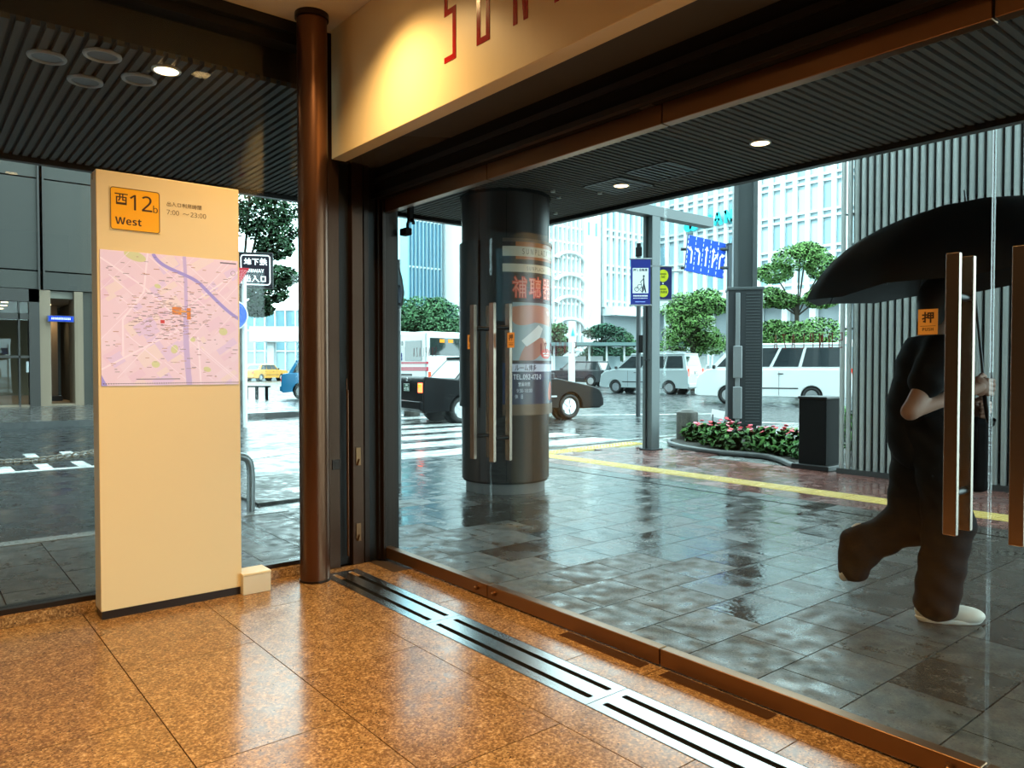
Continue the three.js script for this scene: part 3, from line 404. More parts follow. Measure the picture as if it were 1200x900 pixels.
// painted road marks
{
  const mark = (label, pts, group) => tag(mesh('road_marking', slabUV(G.slab(pts, -0.014, 0.006)), whitePaint), label, 'road marking', group);
  const box = (x0, x1, z0, z1) => [[x0, z0], [x1, z0], [x1, z1], [x0, z1]];
  for (const [x0, x1, z0, z1] of [[-12.4, -11.9, -1.31, -1.45], [-11.0, -10.39, -1.28, -1.42], [-11.02, -10.35, -1.68, -1.82], [-10.95, -10.42, -0.86, -1.03], [-12.4, -11.9, -1.75, -1.9]]) mark('short white dash painted on the road before the lobby', box(x0, x1, z0, z1), 'white road dashes by the lobby');
  mark('long white line nearest the chain on the road', box(-10.42, -10.28, 6, -2.6)); mark('second white line on the road toward the lobby', box(-11.5, -11.38, 6, -1.55));
  for (let i = 0; i < 8; i++) { const x = -8.55 - i * 1.08; mark('white crosswalk stripe on the wet road beside the pillar', box(x - 0.62, x, -4.6 - i * 0.5, -9.3 - i * 0.12), 'crosswalk stripes'); }
  for (const [u0, v0, u1, v1] of [[280, 537, 352, 527], [645, 486, 850, 484], [890, 505, 977, 510], [890, 494, 977, 497]]) { const a = onGround(u0, v0), b = onGround(u1, v1), d = new THREE.Vector3().subVectors(b, a).normalize(), n = new THREE.Vector3(-d.z, 0, d.x).multiplyScalar(0.1); mark('thin white lane line on the wet road', [[a.x + n.x, a.z + n.z], [b.x + n.x, b.z + n.z], [b.x - n.x, b.z - n.z], [a.x - n.x, a.z - n.z]], 'lane lines'); }
}
// ---------------------------------------------------------------- street furniture
const greyPaint = M(0.10, 0.115, 0.12, 0.4, 0.3), greyDark = M(0.045, 0.05, 0.055, 0.45, 0.3), galv = M(0.32, 0.34, 0.35, 0.4, 0.6), whiteCoat = M(0.75, 0.76, 0.76, 0.35), blueSign = M(0.01, 0.09, 0.62, 0.35), stone = new THREE.MeshPhysicalMaterial({ map: paveMap, roughness: 0.45, color: new THREE.Color(0.6, 0.58, 0.55) });
// screen of upright pipes
{
  const S = thing('pipe_screen', 'tall screen of upright grey pipes behind the umbrella walker', 'screen', [0, 0, -8.22]);
  const pipe = new THREE.CylinderGeometry(0.027, 0.027, 5.6, 14), pm = [M(0.44, 0.46, 0.45, 0.35, 0.2), M(0.39, 0.41, 0.40, 0.4, 0.2), M(0.48, 0.5, 0.49, 0.35, 0.2)];
  for (let i = 0; i < 58; i++) mesh('pipe', pipe, pm[Math.floor(rnd() * 3)], S, [-4.2 + i * 0.0765, 2.86, 0]);
  mesh('backing', G.span(-4.14, 0.3, 0.06, 5.6, -0.16, -0.11), M(0.03, 0.03, 0.03, 0.7), S);
  for (const y of [0.35, 1.62, 2.9, 4.2]) mesh('cross_rail', G.span(-4.2, 0.28, y, y + 0.02, -0.1, -0.055), greyDark, S);
  mesh('plinth', G.span(-4.24, 0.3, 0, 0.06, -0.16, 0.03), M(0.05, 0.05, 0.05, 0.6), S);
}
{
  const c = thing('dark_cabinet', 'black upright cabinet beside the pipe screen and flower bed', 'cabinet', [-4.57, 0, -8.42]);
  mesh('body', G.rbox(0.34, 0.78, 0.34, 0.01, 0, 0.44, 0), blackMatte, c); mesh('plinth', G.rbox(0.46, 0.06, 0.46, 0.01, 0, 0.03, 0), blackMetal, c); mesh('lid', G.rbox(0.36, 0.03, 0.36, 0.01, 0, 0.84, 0), blackMetal, c);
}
// bed of flowers round the steel column
{
  const B = struct('floor_flower_bed', 'kerbed soil bed of the roadside flowers', 'flower bed', G.slab([[-7.75, -9.75], [-7.4, -9.2], [-6.36, -8.75], [-5.5, -8.82], [-4.75, -8.3], [-4.4, -8.6], [-4.4, -11.4], [-7.9, -11.6]], 0.05, 0.1), M(0.03, 0.024, 0.018, 0.8));
  mesh('edging', G.tube([[-7.8, 0.03, -9.8], [-7.4, 0.03, -9.17], [-6.36, 0.03, -8.71], [-5.5, 0.03, -8.78], [-4.78, 0.03, -8.22]], 0.035, 8, 40), M(0.06, 0.06, 0.06, 0.4), B);
}
function leafCloud(list, size, N, flat = 0) {      // list of [x, y, z, rx, ry, rz]; N small two-triangle leaves spread in those clumps
  const pos = new Float32Array(N * 12), col = new Float32Array(N * 12), idx = [], nrm = new Float32Array(N * 12), v = new THREE.Vector3(), a = new THREE.Vector3(), b = new THREE.Vector3(), n = new THREE.Vector3();
  for (let i = 0; i < N; i++) {
    const c = list[i % list.length]; let x, y, z; do { x = rr(-1, 1); y = rr(-1, 1); z = rr(-1, 1); } while (x * x + y * y + z * z > 1); const q = Math.cbrt(rr(0.15, 1)) / Math.max(0.2, Math.hypot(x, y, z)); x *= q; y *= q; z *= q;
    v.set(c[0] + x * c[3], c[1] + y * c[4], c[2] + z * c[5]);
    a.set(rr(-1, 1), rr(-0.6, 0.6), rr(-1, 1)).normalize(); b.set(rr(-1, 1), rr(-1, 1) * (1 - flat), rr(-1, 1)).cross(a).normalize(); n.crossVectors(a, b).normalize(); if (n.y < 0) n.negate();
    const s = size * rr(0.6, 1.25), k = rr(0.65, 1.2), w = [[-1, 0], [0, -0.5], [1, 0], [0, 0.5]];
    w.forEach(([p, r], j) => { const o = (i * 4 + j) * 3; pos[o] = v.x + a.x * p * s + b.x * r * s; pos[o + 1] = v.y + a.y * p * s + b.y * r * s; pos[o + 2] = v.z + a.z * p * s + b.z * r * s; nrm[o] = n.x; nrm[o + 1] = n.y; nrm[o + 2] = n.z; col[o] = k; col[o + 1] = k; col[o + 2] = k * 0.9; });
    const e = i * 4; idx.push(e, e + 1, e + 2, e, e + 2, e + 3);
  }
  const g = new THREE.BufferGeometry(); g.setAttribute('position', new THREE.BufferAttribute(pos, 3)); g.setAttribute('normal', new THREE.BufferAttribute(nrm, 3)); g.setAttribute('color', new THREE.BufferAttribute(col, 3)); g.setIndex(idx); return g;
}
const leafMat = (r, g, b) => new THREE.MeshPhysicalMaterial({ color: new THREE.Color().setRGB(r, g, b), vertexColors: true, roughness: 0.9, transmission: 0.45, thickness: 0, side: THREE.DoubleSide });
{
  const green = [leafMat(0.14, 0.33, 0.09), leafMat(0.22, 0.42, 0.16), leafMat(0.09, 0.24, 0.07)], petal = [M(0.75, 0.08, 0.12, 0.6), M(0.85, 0.25, 0.32, 0.6), M(0.7, 0.05, 0.06, 0.6)];
  const spots = [[-7.2, -9.5, 0], [-6.85, -9.6, 1], [-6.75, -9.2, 1], [-6.45, -9.05, 0], [-6.95, -10.1, 1], [-6.2, -8.95, 2], [-5.95, -9.0, 1], [-5.65, -9.0, 2], [-5.9, -9.4, 1], [-5.55, -9.45, 1], [-5.3, -8.9, 2], [-5.2, -9.35, 1], [-4.95, -8.75, 2], [-4.9, -9.25, 1], [-4.75, -9.75, 1]];
  spots.forEach(([x, z, k], i) => {
    const p = thing('flowering_plant', i === 0 ? 'low green tuft beside the short granite bollard' : i === 1 ? 'pink flowering plant around the white plant label' : i === 12 ? 'low green tuft at the corner by the dark cabinet' : i === 14 ? 'red flowering plant at the back behind the dark cabinet' : i === 4 ? 'flowering plant at the foot of the steel column, street side' : k === 1 ? 'low green plant with red and pink flowers in the roadside bed' : 'low green tufted plant without flowers in the roadside bed', 'plant', [x, 0.05, z], 0, k === 1 ? 'flowering plants in the bed' : 'green plants in the bed');
    const h = k === 1 ? 0.3 : k ? 0.2 : 0.28, f = mesh('foliage', leafCloud([[0, h * 0.5, 0, 0.19, h * 0.55, 0.17]], 0.05, 260), green[(i + k) % 3], p); f.userData.kind = 'stuff';
    if (k === 1) for (let q = 0; q < 8; q++) { const y = h * rr(0.85, 1.12), fx = rr(-0.2, 0.2), fz = rr(-0.18, 0.18); mesh('flower', [0, 1, 2, 3, 4].map((w) => new THREE.SphereGeometry(0.019, 6, 4).scale(1, 0.45, 1).translate(Math.cos(w * 1.257) * 0.018, 0, Math.sin(w * 1.257) * 0.018)), petal[q % 3], p, [fx, y, fz], [rr(-0.5, 0.5), 0, rr(-0.5, 0.5)]); }
  });
  const s = thing('leafy_shrub', 'upright leafy shrub growing behind the dark cabinet', 'shrub', [-4.62, 0.05, -9.0]); mesh('stem', G.tube([[0, 0, 0], [0.02, 0.3, 0], [0, 0.55, 0.02]], 0.012), M(0.1, 0.07, 0.04, 0.8), s); mesh('foliage', leafCloud([[0, 0.45, 0, 0.14, 0.25, 0.14]], 0.07, 130), leafMat(0.12, 0.3, 0.08), s).userData.kind = 'stuff';
  const t = thing('garden_label', 'small white plant label on a stick in the bed', 'label', [-7.0, 0.05, -9.7]); mesh('stick', G.box(0.015, 0.42, 0.015, 0, 0.21, 0), greyDark, t); mesh('plate', G.box(0.2, 0.12, 0.01, 0, 0.44, 0), whiteCoat, t, [0, 0, 0], [-0.3, 0.8, 0]);
}
// round granite bollards
for (const [x, z, r, h, label] of [[-7.5, -9.72, 0.17, 0.5, 'short dark round granite bollard at the end of the flower bed'], [-15.85, -9.75, 0.2, 0.6, 'grey stone bollard with rounded cap on the crossing corner behind the taxi']]) {
  const b = thing('stone_bollard', label, 'bollard', [x, 0, z]); mesh('drum', new THREE.LatheGeometry([[0, 0], [r, 0], [r, h - 0.03], [r - 0.02, h], [0, h]].map((p) => new THREE.Vector2(...p)), 32), stone, b); mesh('cap', new THREE.SphereGeometry(r * 0.6, 20, 8, 0, Math.PI * 2, 0, Math.PI / 2).scale(1, 0.35, 1).translate(0, h, 0), stone, b);
}
// steel column with cladding and cable boxes
{
  const p = onGround(873, 516), C = thing('steel_column', 'tall grey steel column with ribbed cladding in the flower bed', 'column', [p.x - 0.1, 0, p.z - 0.1], 0.68);
  mesh('shaft', [G.box(0.07, 9, 0.36, -0.15, 4.5, 0), G.box(0.07, 9, 0.36, 0.15, 4.5, 0), G.box(0.26, 9, 0.16, 0, 4.5, 0)], greyPaint, C);
  mesh('cladding', [G.rbox(0.54, 2.2, 0.46, 0.012, 0, 1.35, 0)], greyDark, C); mesh('clad_cap', G.rbox(0.58, 0.05, 0.5, 0.01, 0, 2.47, 0), greyPaint, C); mesh('foot', G.box(0.32, 0.3, 0.3, 0, 0.15, 0), greyPaint, C);
  const rib = G.box(0.22, 0.012, 0.012); for (let i = 0; i < 44; i++) mesh('rib', rib, greyPaint, C, [0.12, 0.32 + i * 0.048, 0.236]);
  mesh('cable_duct', G.rbox(0.07, 2.1, 0.03, 0.008, -0.12, 1.35, 0.245), galv, C); for (const y of [0.62, 1.28]) mesh('junction_box', G.rbox(0.14, 0.52, 0.05, 0.012, -0.12, y, 0.26), galv, C);
}
// portal frame post with banners
{
  const P = thing('portal_frame', 'dark grey steel portal post with a crossbeam at the canopy edge', 'post', [-7.15, 0, -8.43]);
  mesh('post', [G.box(0.05, 3.45, 0.17, -0.06, 1.72, 0), G.box(0.05, 3.45, 0.17, 0.06, 1.72, 0), G.box(0.09, 3.45, 0.1, 0, 1.72, 0)], greyPaint, P);
  mesh('crossbeam', G.span(-0.09, 0.09, 3.36, 3.5, 0.95, -1.35), greyPaint, P); mesh('lamp_tray', G.span(-0.5, 0.55, 3.32, 3.42, 1.05, 1.7), greyDark, P);
  mesh('base_plate', G.rbox(0.24, 0.02, 0.24, 0.004, 0, 0.012, 0), greyDark, P); mesh('seam_box', G.box(0.12, 0.02, 0.18, 0, 1.3, 0), greyDark, P);
  const banner = (name, label, u0, v0, u1, v1, D, print) => {
    const a = atDepth(u0, v0, D), b = atDepth(u1, v1, D), w = a.distanceTo(new THREE.Vector3(b.x, a.y, b.z)), h = a.y - b.y, g = thing(name, label, 'banner', [(a.x + b.x) / 2, b.y, (a.z + b.z) / 2], YAW);
    const f = new THREE.MeshPhysicalMaterial({ map: canvasTex(256, Math.round(256 * h / w), print), roughness: 0.85 });
    mesh('cloth', G.box(w, h, 0.012, 0, h / 2, 0), [blueSign, blueSign, blueSign, blueSign, f, f], g); mesh('rod', [new THREE.CylinderGeometry(0.012, 0.012, w * 1.15, 10).rotateZ(Math.PI / 2).translate(0, h + 0.008, 0), new THREE.CylinderGeometry(0.012, 0.012, w * 1.15, 10).rotateZ(Math.PI / 2).translate(0, -0.008, 0)], galv, g);
    mesh('bracket', G.box(0.22, 0.02, 0.02, w / 2 + 0.06, h * 0.86, -0.02), galv, g);
  };
  banner('street_banner', 'blue banner showing a person pushing a bicycle on the portal post', 739, 304, 762, 357, 10.6, (c, w, h) => {
    c.fillStyle = '#1b2a86'; c.fillRect(0, 0, w, h); c.fillStyle = '#eef4f4'; c.fillRect(26, h * 0.19, w - 52, h * 0.56); c.strokeStyle = c.fillStyle = '#101830'; kanji(c, '押し自転車', 34, h * 0.205, 34, 0.13, 1.1);
    c.lineWidth = 7; for (const x of [80, 148]) { c.beginPath(); c.arc(x, h * 0.66, 27, 0, 7); c.stroke(); } c.beginPath(); c.moveTo(80, h * 0.66); c.lineTo(100, h * 0.56); c.lineTo(140, h * 0.56); c.lineTo(148, h * 0.66); c.moveTo(140, h * 0.56); c.lineTo(132, h * 0.51); c.stroke();
    c.beginPath(); c.arc(170, h * 0.37, 13, 0, 7); c.fill(); c.lineWidth = 16; c.lineJoin = 'round'; c.beginPath(); c.moveTo(168, h * 0.41); c.lineTo(172, h * 0.54); c.lineTo(152, h * 0.72); c.moveTo(172, h * 0.54); c.lineTo(196, h * 0.72); c.stroke(); c.lineWidth = 9; c.beginPath(); c.moveTo(166, h * 0.43); c.lineTo(128, h * 0.5); c.stroke();
    c.fillStyle = '#fff'; for (let i = 0; i < 9; i++) c.fillRect(36 + i * 21, h * 0.79, 15, 18); for (let i = 0; i < 12; i++) c.fillRect(36 + i * 15.5, h * 0.85, 11, 9); c.font = 'bold 26px sans-serif'; c.fillStyle = '#9fb6ff'; c.fillRect(60, h * 0.93, 130, 10);
  });
  banner('street_banner', 'dark blue banner with two yellow discs on the portal post', 770, 313, 787, 351, 10.95, (c, w, h) => { c.fillStyle = '#1a1f5c'; c.fillRect(0, 0, w, h); for (const y of [0.27, 0.74]) { c.fillStyle = '#d9dd22'; c.beginPath(); c.ellipse(105, h * y, 92, 108, 0, 0, 7); c.fill(); c.fillStyle = '#2a3a12'; c.font = 'bold 60px sans-serif'; c.textAlign = 'center'; c.fillText(y < 0.5 ? '50' : 'PARK', 105, h * y + 40, 150); c.fillRect(50, h * y - 40, 110, 16); } c.fillStyle = '#fff'; c.fillRect(88, h * 0.505 - 5, 30, 10); c.fillRect(98, h * 0.505 - 15, 10, 30); });
}
// blue lane sign
{
  const D = 17, b = atDepth(856, 440, D), base = thing('lane_sign', 'blue overhead lane direction sign with five white arrows on a pole', 'sign', [b.x, 0, b.z], YAW);
  const w = 1.08, h = 0.8, top = 4.15; // facing the street traffic, tilted a little
  mesh('pole', G.cyl(0.1, 3.95, 0, 1.97, 0, 20), greyPaint, base); mesh('pole_cap', G.cyl(0.105, 0.04, 0, 3.96, 0, 20), greyDark, base);
  const f = new THREE.MeshPhysicalMaterial({ roughness: 0.8, map: canvasTex(512, 430, (c, W, H) => {
    c.fillStyle = '#0a49c4'; c.fillRect(0, 0, W, H); c.strokeStyle = c.fillStyle = '#fff'; c.setLineDash([34, 26]); c.lineWidth = 6; for (let i = 0; i <= 5; i++) { c.beginPath(); c.moveTo(8 + i * 99, 6); c.lineTo(8 + i * 99, H); c.stroke(); } c.setLineDash([]);
    const arrow = (x, pts, hx, hy, a) => { c.lineWidth = 17; c.beginPath(); pts.forEach((p, i) => c[i ? 'lineTo' : 'moveTo'](x + p[0], p[1])); c.stroke(); c.save(); c.translate(x + hx, hy); c.rotate(a); c.beginPath(); c.moveTo(0, -44); c.lineTo(26, 8); c.lineTo(-26, 8); c.fill(); c.restore(); };
    arrow(66, [[0, 330], [0, 190], [-14, 160], [-26, 155]], -26, 155, -1.35); arrow(166, [[0, 330], [0, 190], [-14, 160], [-26, 155]], -26, 155, -1.35); arrow(256, [[0, 330], [0, 130]], 0, 130, 0); arrow(346, [[0, 330], [0, 130]], 0, 130, 0); arrow(346, [[0, 270], [40, 190]], 42, 180, 0.7); arrow(440, [[0, 330], [0, 190], [14, 165], [28, 160]], 28, 160, 1.35);
  }) });
  const plate = mesh('plate', G.rbox(w, h, 0.03, 0.008), [greyPaint][0], base, [-0.63, top - 0.5, 0.2], [0, 0.42, -0.12]);
  mesh('arrow_face', G.box(w - 0.01, h - 0.01, 0.004, 0, 0, 0.017), f, plate);
  for (const y of [top - 0.3, top - 0.72]) mesh('arm', new THREE.CylinderGeometry(0.035, 0.035, 1.25, 12).rotateZ(Math.PI / 2).translate(-0.52, y, 0.03), greyDark, base);
}
// slim traffic pole with signal boxes behind the banners
{
  const b = atDepth(748, 440, 18), t = thing('signal_pole', 'thin dark pole with signal boxes behind the bicycle banner', 'pole', [b.x, 0, b.z], YAW);
  mesh('pole', G.cyl(0.055, 4.0, 0, 2, 0, 14), greyDark, t); mesh('lamp_box', [G.rbox(0.14, 0.22, 0.14, 0.02, 0, 3.95, 0), G.cyl(0.05, 0.1, 0, 4.1, 0, 10)], blackMatte, t); mesh('walk_signal', G.rbox(0.24, 0.42, 0.16, 0.02, 0.12, 1.75, 0), blackMatte, t);
}
// cycling sign at the corner, warning sign by the door edge
{
  const b = onGround(467, 477), t = thing('cycle_sign', 'small blue cycling sign on a thin post near the stone bollard', 'sign', [b.x, 0, b.z], YAW), k = 20.9 / 880;
  mesh('post', G.cyl(0.035, 1.5, 0, 0.75, 0, 10), greyDark, t); mesh('plate', G.rbox(0.28, 0.46, 0.03, 0.01, 0, 1.6, 0.04), whiteCoat, t);
  mesh('blue_face', G.box(0.25, 0.22, 0.006, 0, 1.5, 0.058), new THREE.MeshPhysicalMaterial({ roughness: 0.4, map: canvasTex(128, 112, (c) => { c.fillStyle = '#14256e'; c.fillRect(0, 0, 128, 112); c.strokeStyle = '#dfe6ff'; c.lineWidth = 7; c.beginPath(); c.arc(38, 70, 22, 0, 7); c.stroke(); c.beginPath(); c.arc(90, 70, 22, 0, 7); c.stroke(); c.beginPath(); c.moveTo(38, 70); c.lineTo(54, 34); c.lineTo(82, 34); c.lineTo(90, 70); c.stroke(); }) }), t);
  const q = onX(468, 312, -6.7), s = thing('roadside_sign', 'grey-backed blue roadside sign seen edge-on beside the door frame', 'sign', [q.x, 0, q.z]);
  mesh('pole', G.cyl(0.03, 2.3, -0.03, 1.15, 0, 12), galv, s); mesh('plate', G.ext([[-0.14, 1.75], [0.06, 1.82], [0.1, 1.95], [0.06, 2.1], [-0.04, 2.3], [-0.14, 2.12]], 0.02), galv, s); mesh('blue_face', G.box(0.008, 0.3, 0.26, -0.12, 1.94, 0.13), blueSign, s); mesh('brace', [G.box(0.16, 0.02, 0.05, -0.03, 1.84, 0.03), G.box(0.16, 0.02, 0.05, -0.03, 2.02, 0.03)], greyPaint, s);
}
// chain between posts and the hooped barrier on the near kerb
{
  const b = thing('hoop_barrier', 'grey steel hoop barrier on the kerb beside the map pillar', 'barrier', [-6.2, 0, -2.25]);
  mesh('hoop', G.tube([[0, 0, 0], [0, 0.36, 0], [0, 0.43, 0.02], [0, 0.46, 0.07], [0, 0.46, 0.4], [0, 0.46, 0.75], [0, 0.43, 0.8], [0, 0.36, 0.82], [0, 0, 0.82]], 0.033, 12, 80), galv, b);
  const c = thing('kerb_chain', 'sagging steel chain along the kerb outside the side window', 'chain', [-6.2, 0, 0]), link = new THREE.TorusGeometry(0.021, 0.006, 6, 10).scale(1.5, 1, 1), list = [];
  for (let i = 0; i < 64; i++) { const t = i / 63, z = 0.3 - t * 1.62, y = 0.66 - 0.12 * (1 - (2 * t - 1.15) ** 2 * 0.8), l = link.clone(); if (i % 2) l.rotateX(Math.PI / 2); l.rotateY(Math.PI / 2); list.push(l.translate(0, y, z)); }
  const m = mesh('links', list, M(0.62, 0.64, 0.64, 0.4, 0.2), c); m.userData.kind = 'stuff';
  for (const [z, l] of [[0.32, 0], [-1.34, 1]]) mesh('end_post', [G.cyl(0.03, 0.72, 0, 0.36, z, 12), new THREE.SphereGeometry(0.033, 12, 8).translate(0, 0.72, z)], galv, c);
}
// subway sign box, stop sign, blue turn sign on a white pole
{
  const D = 15, p = atDepth(287, 440, D), k = D / 880, s = thing('white_sign_pole', 'white pole with red stop triangle and blue turn disc by the street', 'sign', [p.x, 0, p.z], YAW + 0.3), Y = (v) => 1.2 + (430 - v) * k;
  mesh('pole', G.cyl(0.045, Y(325), 0, Y(325) / 2, 0, 14), whiteCoat, s);
  const tri = new THREE.Shape([[-0.36, 0.3], [0.36, 0.3], [0, -0.32]].map((q) => new THREE.Vector2(...q)));
  mesh('stop_triangle', new THREE.ExtrudeGeometry(tri, { depth: 0.012, bevelEnabled: true, bevelSize: 0.012, bevelThickness: 0.004 }).translate(-0.27, Y(333), 0.06), M(0.55, 0.015, 0.03, 0.4), s);
  const txt = []; const put = (ch, x0, y0, sz) => { for (const st of KANJI[ch]) for (let i = 0; i + 3 < st.length; i += 2) { const a = [x0 + st[i] / 100 * sz, y0 - st[i + 1] / 100 * sz], b = [x0 + st[i + 2] / 100 * sz, y0 - st[i + 3] / 100 * sz], L = Math.hypot(b[0] - a[0], b[1] - a[1]); txt.push(new THREE.BoxGeometry(L + sz * 0.1, sz * 0.11, 0.004).rotateZ(Math.atan2(b[1] - a[1], b[0] - a[0])).translate((a[0] + b[0]) / 2, (a[1] + b[1]) / 2, 0)); } };
  put('止', -0.3, 0.22, 0.14); put('ま', -0.15, 0.22, 0.14); put('れ', 0.01, 0.22, 0.14); mesh('stop_lettering', merge(txt).translate(-0.25, Y(333), 0.08), whiteCoat, s);
  mesh('turn_disc', new THREE.CylinderGeometry(0.3, 0.3, 0.02, 36).rotateX(Math.PI / 2).translate(-0.24, Y(370), 0.07), blueSign, s); mesh('turn_arrow', [new THREE.TorusGeometry(0.1, 0.028, 8, 14, Math.PI / 2).translate(-0.3, Y(370), 0.085), G.box(0.056, 0.14, 0.02, -0.2, Y(370) - 0.07, 0.085), G.hull([[-0.28, Y(370) + 0.16, 0.08], [-0.28, Y(370) + 0.04, 0.08], [-0.39, Y(370) + 0.1, 0.08], [-0.28, Y(370) + 0.16, 0.095], [-0.28, Y(370) + 0.04, 0.095], [-0.39, Y(370) + 0.1, 0.095]])], whiteCoat, s);
  mesh('rim_ring', new THREE.TorusGeometry(0.3, 0.012, 8, 36).translate(-0.24, Y(370), 0.075), whiteCoat, s);
  const q = atDepth(300, 317, 17), b = thing('entrance_sign_box', 'black illuminated sign box with white characters hung on the street tree side', 'sign', [q.x, q.y, q.z], YAW + 0.25);
  mesh('case', G.rbox(0.74, 0.8, 0.2, 0.02), blackMetal, b);
  const tx = canvasTex(256, 260, (c, w, h) => { c.fillStyle = '#15101c'; c.fillRect(0, 0, w, h); c.strokeStyle = '#fff'; c.lineWidth = 10; c.beginPath(); c.roundRect(12, 12, w - 24, h - 24, 22); c.stroke(); kanji(c, '地下鉄', 36, 34, 56, 0.16, 1.12); c.fillStyle = '#fff'; c.font = 'bold 40px sans-serif'; c.fillText('SUBWAY', 34, 150, 188); kanji(c, '出入口', 36, 172, 56, 0.16, 1.12); });
  mesh('sign_face', G.box(0.68, 0.72, 0.006, 0, 0, 0.103), new THREE.MeshPhysicalMaterial({ map: tx, roughness: 0.35, emissive: new THREE.Color(1, 1, 1), emissiveMap: tx, emissiveIntensity: 0.5 }), b);
  mesh('hanger', G.cyl(0.04, q.y - 0.4, -0.28, -0.4 - (q.y - 0.4) / 2, 0, 10), galv, b);
  const l = new THREE.RectAreaLight(0xffffff, 0.1, 0.6, 0.6); l.position.set(0, 0, 0.13); l.rotation.y = Math.PI; b.add(l);
  const r = atDepth(301, 466, 26), f = thing('street_railing', 'black street railing far down the left street', 'railing', [r.x, 0, r.z], YAW); for (const x of [-0.36, 0, 0.34]) mesh('post', G.box(0.1, 0.5, 0.06, x, 0.25, 0), blackMatte, f); mesh('rail', G.box(0.95, 0.05, 0.06, 0, 0.52, 0), blackMatte, f);
}
// ---------------------------------------------------------------- vehicles: x forward, y up, z to the right
const tyre = M(0.012, 0.012, 0.012, 0.6), rimMat = M(0.55, 0.56, 0.57, 0.3, 0.9), carGlass = M(0.02, 0.028, 0.032, 0.05, 0, { clearcoat: 1, clearcoatRoughness: 0.03 }), trimBlack = M(0.012, 0.012, 0.012, 0.45), tail = (k) => new THREE.MeshPhysicalMaterial({ color: new THREE.Color(0.5, 0.02, 0.01), roughness: 0.2, emissive: new THREE.Color().setRGB(1, 0.07, 0.02), emissiveIntensity: k }), amber = new THREE.MeshPhysicalMaterial({ color: new THREE.Color(0.8, 0.3, 0.02), roughness: 0.2, emissive: new THREE.Color().setRGB(1, 0.35, 0.04), emissiveIntensity: 1.6 }), lampClear = M(0.8, 0.82, 0.84, 0.1), plateMat = (txt, bg, fg) => new THREE.MeshPhysicalMaterial({ roughness: 0.4, map: canvasTex(256, 128, (c) => { c.fillStyle = bg; c.fillRect(0, 0, 256, 128); c.fillStyle = c.strokeStyle = fg; c.lineWidth = 5; c.strokeRect(5, 5, 246, 118); c.font = 'bold 70px sans-serif'; c.textAlign = 'center'; c.fillText(txt, 136, 110, 190); c.fillRect(80, 20, 100, 18); c.fillRect(18, 74, 22, 24); }) });
const paint = (r, g, b, rough = 0.25) => M(r, g, b, rough, 0.1, { clearcoat: 0.35, clearcoatRoughness: 0.08 });
const lerp3 = (a, b, t) => [a[0] + (b[0] - a[0]) * t, a[1] + (b[1] - a[1]) * t, a[2] + (b[2] - a[2]) * t];
